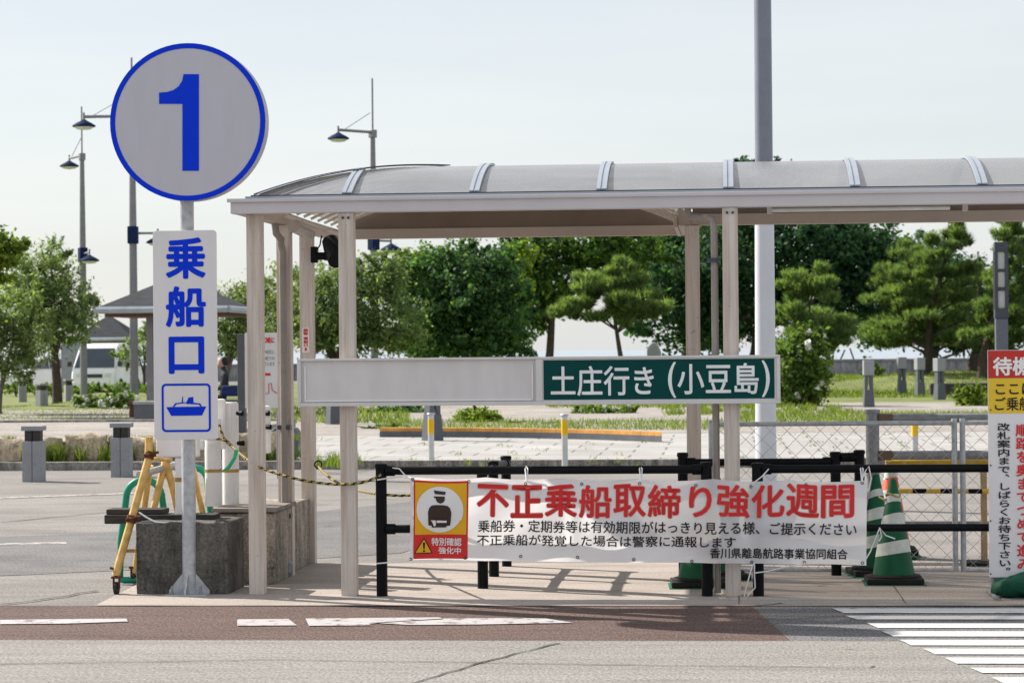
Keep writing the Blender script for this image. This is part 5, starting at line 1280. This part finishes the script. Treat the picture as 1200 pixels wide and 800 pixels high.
tree('leafy_tree', 'small lime green tree at the right side of the ivy clump', 92, 612, [(608, 330, 14, 26), (600, 380, 12, 24), (614, 300, 16, 14)], 1900, .19, 'bright', .09, 25, asp=.6, zb=.1)
tree('broadleaf_tree', 'great dark camphor like tree spreading behind the right shelter posts', 104, 880, [(790, 330, 60, 40), (850, 300, 80, 44), (930, 290, 84, 40), (1000, 310, 62, 46), (780, 370, 46, 34), (870, 355, 70, 38), (960, 350, 62, 34), (900, 232, 42, 34), (1030, 340, 40, 40), (835, 385, 34, 24), (880, 192, 24, 9), (915, 193, 16, 7), (1000, 285, 54, 30)], 30000, .25, 'dark', .3, 26, .55, asp=.6, clump=.3, shell=.45, zb=.1)
tree('broadleaf_tree', 'mid green broadleaf tree filling the gap right of the small pine', 112, 800, [(800, 300, 50, 34), (760, 310, 40, 34), (830, 340, 40, 30), (815, 395, 24, 18), (850, 395, 20, 18)], 9000, .25, 'broad', .25, 27, .45, asp=.6, zb=.1)
# pines
def pine(label, Y, basepx, basepy, pads, seed, r=.12, topy=None, lean=0, dens=1.0, bark=M_bark):
    rnd = random.Random(seed); s_ = Y/FPX; bx = X(basepx, 430, Y); root = thing('pine_tree', (bx, Y, .1), label, 'pine tree', 'pines on the lawn beyond the plaza')
    top = P(pads[0][0], pads[0][1], Y); tb = MB(); n = 6; axis = []
    for k in range(n+1):
        t = k/n; axis.append(Vector((bx+(top.x-bx)*t+.12*math.sin(t*7+seed)*(1 if 0 < k < n else 0), Y, .05+(top.z-.05)*t)))
    tb.tube(axis, [r*(1.25-1.1*k/n) for k in range(n+1)], 9)
    nb = MB()
    sub = []
    for (px, py, hw, hh) in pads:
        c0 = P(px, py, Y); t = min(1, max(.1, (c0.z-.35-.25*abs(c0.x-bx))/(top.z-.05))); a = axis[min(n-1, int(t*n))].lerp(axis[min(n, int(t*n)+1)], t*n-int(t*n))
        md = a.lerp(c0, .5)+Vector((0, rnd.uniform(-.2, .2), rnd.uniform(-.05, .2))); tb.tube([a, md, c0], [r*.4, r*.28, r*.12], 6)
        for _ in range(5): sub.append((c0, px+rnd.uniform(-.75, .75)*hw, py+rnd.uniform(-.8, .7)*hh, hw*rnd.uniform(.3, .65), hh*rnd.uniform(.45, .85)))
    for (c0, px, py, hw, hh) in sub:
        c = P(px, py, Y); c.y += rnd.uniform(-1, 1)*hw*s_*1.8
        tb.tube([c0, c0.lerp(c, .5)+Vector((0, 0, rnd.uniform(-.02, .12))), c], [r*.14, r*.1, r*.05], 5)
        rx, rz = hw*s_*.92, hh*s_*.72; nt = int(17*dens*(hw*hh/200+.8))
        for _ in range(nt):
            an = rnd.uniform(0, 6.28); q = math.sqrt(rnd.random())
            p = c+Vector((rx*q*math.cos(an), rx*.9*q*math.sin(an), rz*(.55*(1-q*q)+rnd.uniform(-.4, .25))))
            ax = Vector((math.cos(an)*q*.55+rnd.gauss(0, .2), math.sin(an)*q*.55+rnd.gauss(0, .2), .8)).normalized()
            Ln = rnd.uniform(.16, .27)
            for _k in range(16):
                d = (ax+Vector((rnd.gauss(0, .5), rnd.gauss(0, .5), rnd.gauss(0, .35)))).normalized()
                sd_ = d.orthogonal().normalized()*.013; b = p+ax*rnd.uniform(-.1, .12); base = len(nb.v)
                nb.v += [tuple(b-sd_), tuple(b+sd_), tuple(b+d*Ln)]; nb.f.append([base, base+1, base+2]); nb.mi.append(0)
            if rnd.random() < .4: tb.tube([c+(p-c)*.3, p], [.018, .008], 4)
    tb.build('trunk', bark, root, smooth=60); nb.build('crown', LF['pine'], root, fix=False)
pine('small pine with layered pale green pads seen over the green panel', 75, 722, 415, [(724, 318, 18, 12), (700, 335, 30, 14), (742, 340, 28, 14), (668, 362, 26, 12), (690, 366, 30, 12), (722, 352, 30, 16), (752, 362, 30, 14), (738, 374, 34, 14), (770, 366, 18, 10), (705, 345, 30, 12)], 31, .09, dens=1.7)
pine('young cloud shaped pine left of the right hand pines beside the white mast', 80, 952, 420, [(950, 326, 28, 14), (935, 345, 26, 12), (965, 344, 22, 12), (945, 378, 36, 16), (920, 375, 22, 12), (975, 380, 26, 14), (960, 400, 34, 14), (990, 395, 20, 12), (935, 400, 26, 12)], 32, .08, dens=1.6)
pine('tall ragged pine with dense tiers left of the lantern pillar', 92, 1080, 425, [(1112, 266, 16, 18), (1100, 290, 24, 18), (1128, 285, 16, 16), (1085, 315, 30, 18), (1125, 315, 32, 18), (1060, 335, 26, 16), (1095, 340, 40, 18), (1135, 345, 36, 18), (1050, 360, 30, 14), (1090, 368, 44, 18), (1130, 375, 40, 18), (1040, 390, 36, 14), (1075, 398, 46, 16), (1120, 400, 44, 16), (1055, 400, 30, 12)], 33, .16, dens=2.0)
pine('pine with forked trunk behind the right hand garden lights', 99, 1105, 425, [(1060, 300, 24, 18), (1040, 325, 26, 16), (1075, 345, 30, 18), (1105, 355, 36, 20), (1030, 350, 24, 14), (1060, 378, 36, 16), (1110, 392, 40, 16), (1140, 405, 30, 12)], 34, .17, dens=1.8)
pine('tall pine rising behind the lantern pillar at the right edge', 90, 1150, 425, [(1182, 262, 18, 14), (1178, 285, 28, 16), (1195, 305, 26, 18), (1165, 330, 30, 18), (1195, 345, 34, 20), (1160, 368, 36, 18), (1195, 385, 36, 18), (1155, 400, 34, 16), (1185, 410, 36, 14), (1210, 320, 30, 20), (1225, 370, 30, 20)], 35, .16, dens=2.0)
pine('stocky pine with thick trunk at the far right behind the waiting sign', 104, 1140, 430, [(1150, 330, 34, 18), (1135, 360, 36, 18), (1165, 388, 40, 18), (1130, 395, 36, 14), (1190, 360, 36, 20)], 36, .24, dens=1.8)
tree('broadleaf_tree', 'dark rounded tree filling in behind the right hand pines', 116, 1085, [(1040, 345, 50, 44), (1095, 345, 56, 50), (1150, 360, 50, 46), (1030, 385, 40, 24), (1110, 392, 50, 22), (1080, 300, 40, 26), (1170, 392, 40, 26), (1205, 340, 40, 50)], 13000, .25, 'dark', .3, 28, .45, asp=.6, clump=.3, shell=.45, zb=.1)
# timber props at the pines
for i, (a, b, lb) in enumerate([((1006, 437), (996, 408), 'thin timber prop leaning on the young pine trunk, left one'), ((978, 438), (990, 410), 'thin timber prop leaning on the young pine trunk, right one'), ((1150, 436), (1132, 408), 'timber prop slanting up to the tall ragged pine'), ((1128, 436), (1131, 404), 'upright timber prop under the tall ragged pine'), ((1152, 436), (1151, 410), 'short dark stake left of the waiting sign'), ((1118, 438), (1100, 415), 'dark timber prop slanting left of the thick pine trunk')]):
    p, q = G(*a), None; q = P(b[0], b[1], p.y+.3); tag(MB().cyl((p.x, p.y, .05), q, .05, 8).build('timber_prop', M_bark, smooth=40), lb, 'timber prop', 'timber props at the pines')
# bushes
def bush(label, Y, blobs, n, size, lf, seed, extra=None, group=None):
    rnd = random.Random(seed); s_ = Y/FPX; bl = []
    for b in blobs: p = P(b[0], b[1], Y); bl.append((p.x, Y+rnd.uniform(-.2, .2), p.z, b[2]*s_, b[2]*s_*.8, b[3]*s_))
    root = thing('shrub', (bl[0][0], Y, .1), label, 'shrub', group)
    tb = MB()
    for k in range(7):
        e = rnd.choice(bl); tb.tube([(e[0]+rnd.uniform(-.2, .2), e[1], .08), (e[0]+rnd.uniform(-.3, .3), e[1]+rnd.uniform(-.2, .2), e[2]+.1)], [.025, .008], 5)
    tb.build('stems', M_bark, root)
    mb = MB(); leaves(mb, bl, n, size, rnd, .35, .3, asp=.5); mats = [LF[lf]]
    if extra: leaves(mb, bl, extra, size*1.0, rnd, .12, 1.02, 1, asp=1); mats.append(LF['white'])
    mb.build('foliage', mats, root, fix=False)
bush('tall flowering bush right of the white mast', 64, [(940, 415, 24, 26), (955, 435, 18, 32), (925, 440, 18, 32), (940, 455, 30, 18), (945, 400, 16, 14)], 6500, .15, 'bush', 41, 300)
bush('bright green bush before the low dark edge left of the waiting sign', 63, [(1140, 470, 20, 14), (1132, 478, 16, 8), (1150, 476, 14, 10)], 2000, .14, 'bright', 42)
bush('bright green weed bush on the gravel under the board', 52, [(560, 488, 24, 10), (545, 492, 14, 8), (575, 490, 12, 9)], 1700, .11, 'bright', 43)
bush('white flowering low shrub beside the olive trunk', 66, [(100, 472, 16, 8), (125, 471, 20, 9), (148, 471, 14, 9), (112, 476, 22, 6), (138, 477, 18, 6)], 4200, .11, 'bush', 44, 1500)
bush('low dark bush under the left half of the board', 60, [(470, 482, 26, 8), (450, 484, 20, 7), (488, 483, 18, 7)], 1800, .12, 'ivy', 45)
bush('low hedge behind the plaza at the left shelter posts', 49, [(380, 510, 20, 7), (410, 509, 22, 7), (435, 510, 16, 7), (360, 511, 16, 7)], 2600, .10, 'ivy', 46)
bush('low bush with pale flowers under the green panel', 58, [(700, 481, 22, 7), (728, 482, 20, 6), (680, 484, 14, 6)], 1500, .11, 'bush', 47, 60)
bush('clipped low hedge behind the far bollards in front of the cars', 86, [(20, 455, 24, 6), (60, 456, 24, 6), (100, 455, 24, 6), (150, 455, 30, 6), (190, 455, 30, 6)], 3200, .14, 'bush', 48)
bush('small round bush by the seawall between the garden lights', 110, [(1022, 435, 14, 6)], 700, .16, 'bush', 49)
bush('ragged green weeds at the left end of the orange edging', 47.5, [(455, 503, 16, 6), (475, 505, 14, 5), (435, 505, 14, 5)], 1500, .09, 'bush', 50)
bush('row of low green weeds behind the orange edging right part', 49.5, [(690, 506, 22, 5), (725, 506, 22, 5), (765, 505, 24, 6), (800, 504, 18, 5)], 2400, .09, 'ivy', 51)
bush('low green weeds behind the middle of the orange edging', 50.5, [(600, 499, 20, 4), (640, 500, 20, 4), (560, 500, 18, 4)], 1500, .09, 'bush', 52)
# grass: stuff
def grass():
    mb = MB(); rnd = random.Random(9)
    def mz(x, y):
        z = .1
        for cx, cy, rx, ry, h in MOUNDS:
            q = math.hypot((x-cx)/rx, (y-cy)/ry)
            if q < 1: z = max(z, .08+h*(math.cos(math.pi*q)*.5+.5))
        return z
    def patch(px0, px1, py0, py1, n, h0, h1, wd, clump=0, z=None, yy=None):
        cs = [(rnd.uniform(px0, px1), rnd.uniform(py0, py1)) for _ in range(max(1, clump))]
        for _ in range(n):
            if clump: c = rnd.choice(cs); px = c[0]+rnd.gauss(0, 4); py = c[1]+rnd.gauss(0, .8)
            else: px = rnd.uniform(px0, px1); py = rnd.uniform(py0, py1)
            p = G(px, py, .1)
            zz_ = mz(p.x, p.y)-.01 if z is None else z
            y_ = p.y if yy is None else yy+rnd.uniform(-.08, .1); x_ = p.x if yy is None else X(px, py, y_)
            h = rnd.uniform(h0, h1); a = rnd.uniform(0, 6.28); d = Vector((math.cos(a), math.sin(a), 0))*wd
            ln = Vector((rnd.gauss(0, .3), rnd.gauss(0, .3), 0))*h; b = Vector((x_, y_, zz_)); base = len(mb.v)
            mb.v += [tuple(b-d), tuple(b+d), tuple(b+ln+Vector((0, 0, h)))]; mb.f.append([base, base+1, base+2]); mb.mi.append(0)
    patch(860, 1180, 484, 496, 6000, .05, .16, .011); patch(440, 860, 493, 504, 5000, .04, .14, .010); patch(780, 1000, 476, 486, 2500, .06, .16, .016, 40)
    patch(960, 1180, 441, 466, 11000, .05, .13, .022); patch(960, 1180, 436, 443, 5000, .06, .16, .03); patch(0, 240, 476, 496, 6000, .02, .06, .014)
    patch(300, 480, 478, 496, 2600, .05, .16, .02); patch(640, 960, 470, 478, 3500, .06, .18, .02)
    patch(370, 420, 536, 546, 420, .05, .2, .007, 10); patch(480, 760, 518, 546, 380, .02, .08, .006, 30); patch(860, 1160, 500, 545, 300, .02, .06, .006, 24)
    patch(0, 150, 553, 556, 700, .08, .34, .01, 8, .1, yK+.28); patch(100, 370, 553, 556, 700, .08, .28, .01, 8, .1, yK+.28)
    patch(0, 370, 520, 521, 1200, .03, .12, .008, 30, .36, yK+.9); patch(0, 160, 446, 456, 2500, .1, .25, .04)
    tag(mb.build('grass', LF['grass'], fix=False), 'green and dry grass on the lawns, mounds and kerb edges', 'grass', kind='stuff')
grass()
# low dark stone edge and a standing stone beyond
a = G(1130, 470, .1); lw = MB(); lw.box(X(1090, 460, 76), X(1220, 460, 76), 76, 76.5, .1, .48)
tag(lw.build('stone_edge', concrete('dark_rubble', (.08, .07, .06), (.03, .028, .025), 3), bevel=.05), 'low dark rubble edge behind the bright bush at the right', 'edge')
a = P(766, 410, 90); st = MB(); st.prism([(a.x-.28, .1), (a.x+.28, .1), (a.x+.26, 1.5), (a.x+.12, 1.82), (a.x-.05, 1.86), (a.x-.24, 1.6)], 90, 90.3)
tag(st.build('standing_stone', M_granite, bevel=.08), 'grey standing stone with rounded top just above the green panel', 'stone')
for o in bpy.data.objects:
    if '_w' in o: del o['_w']
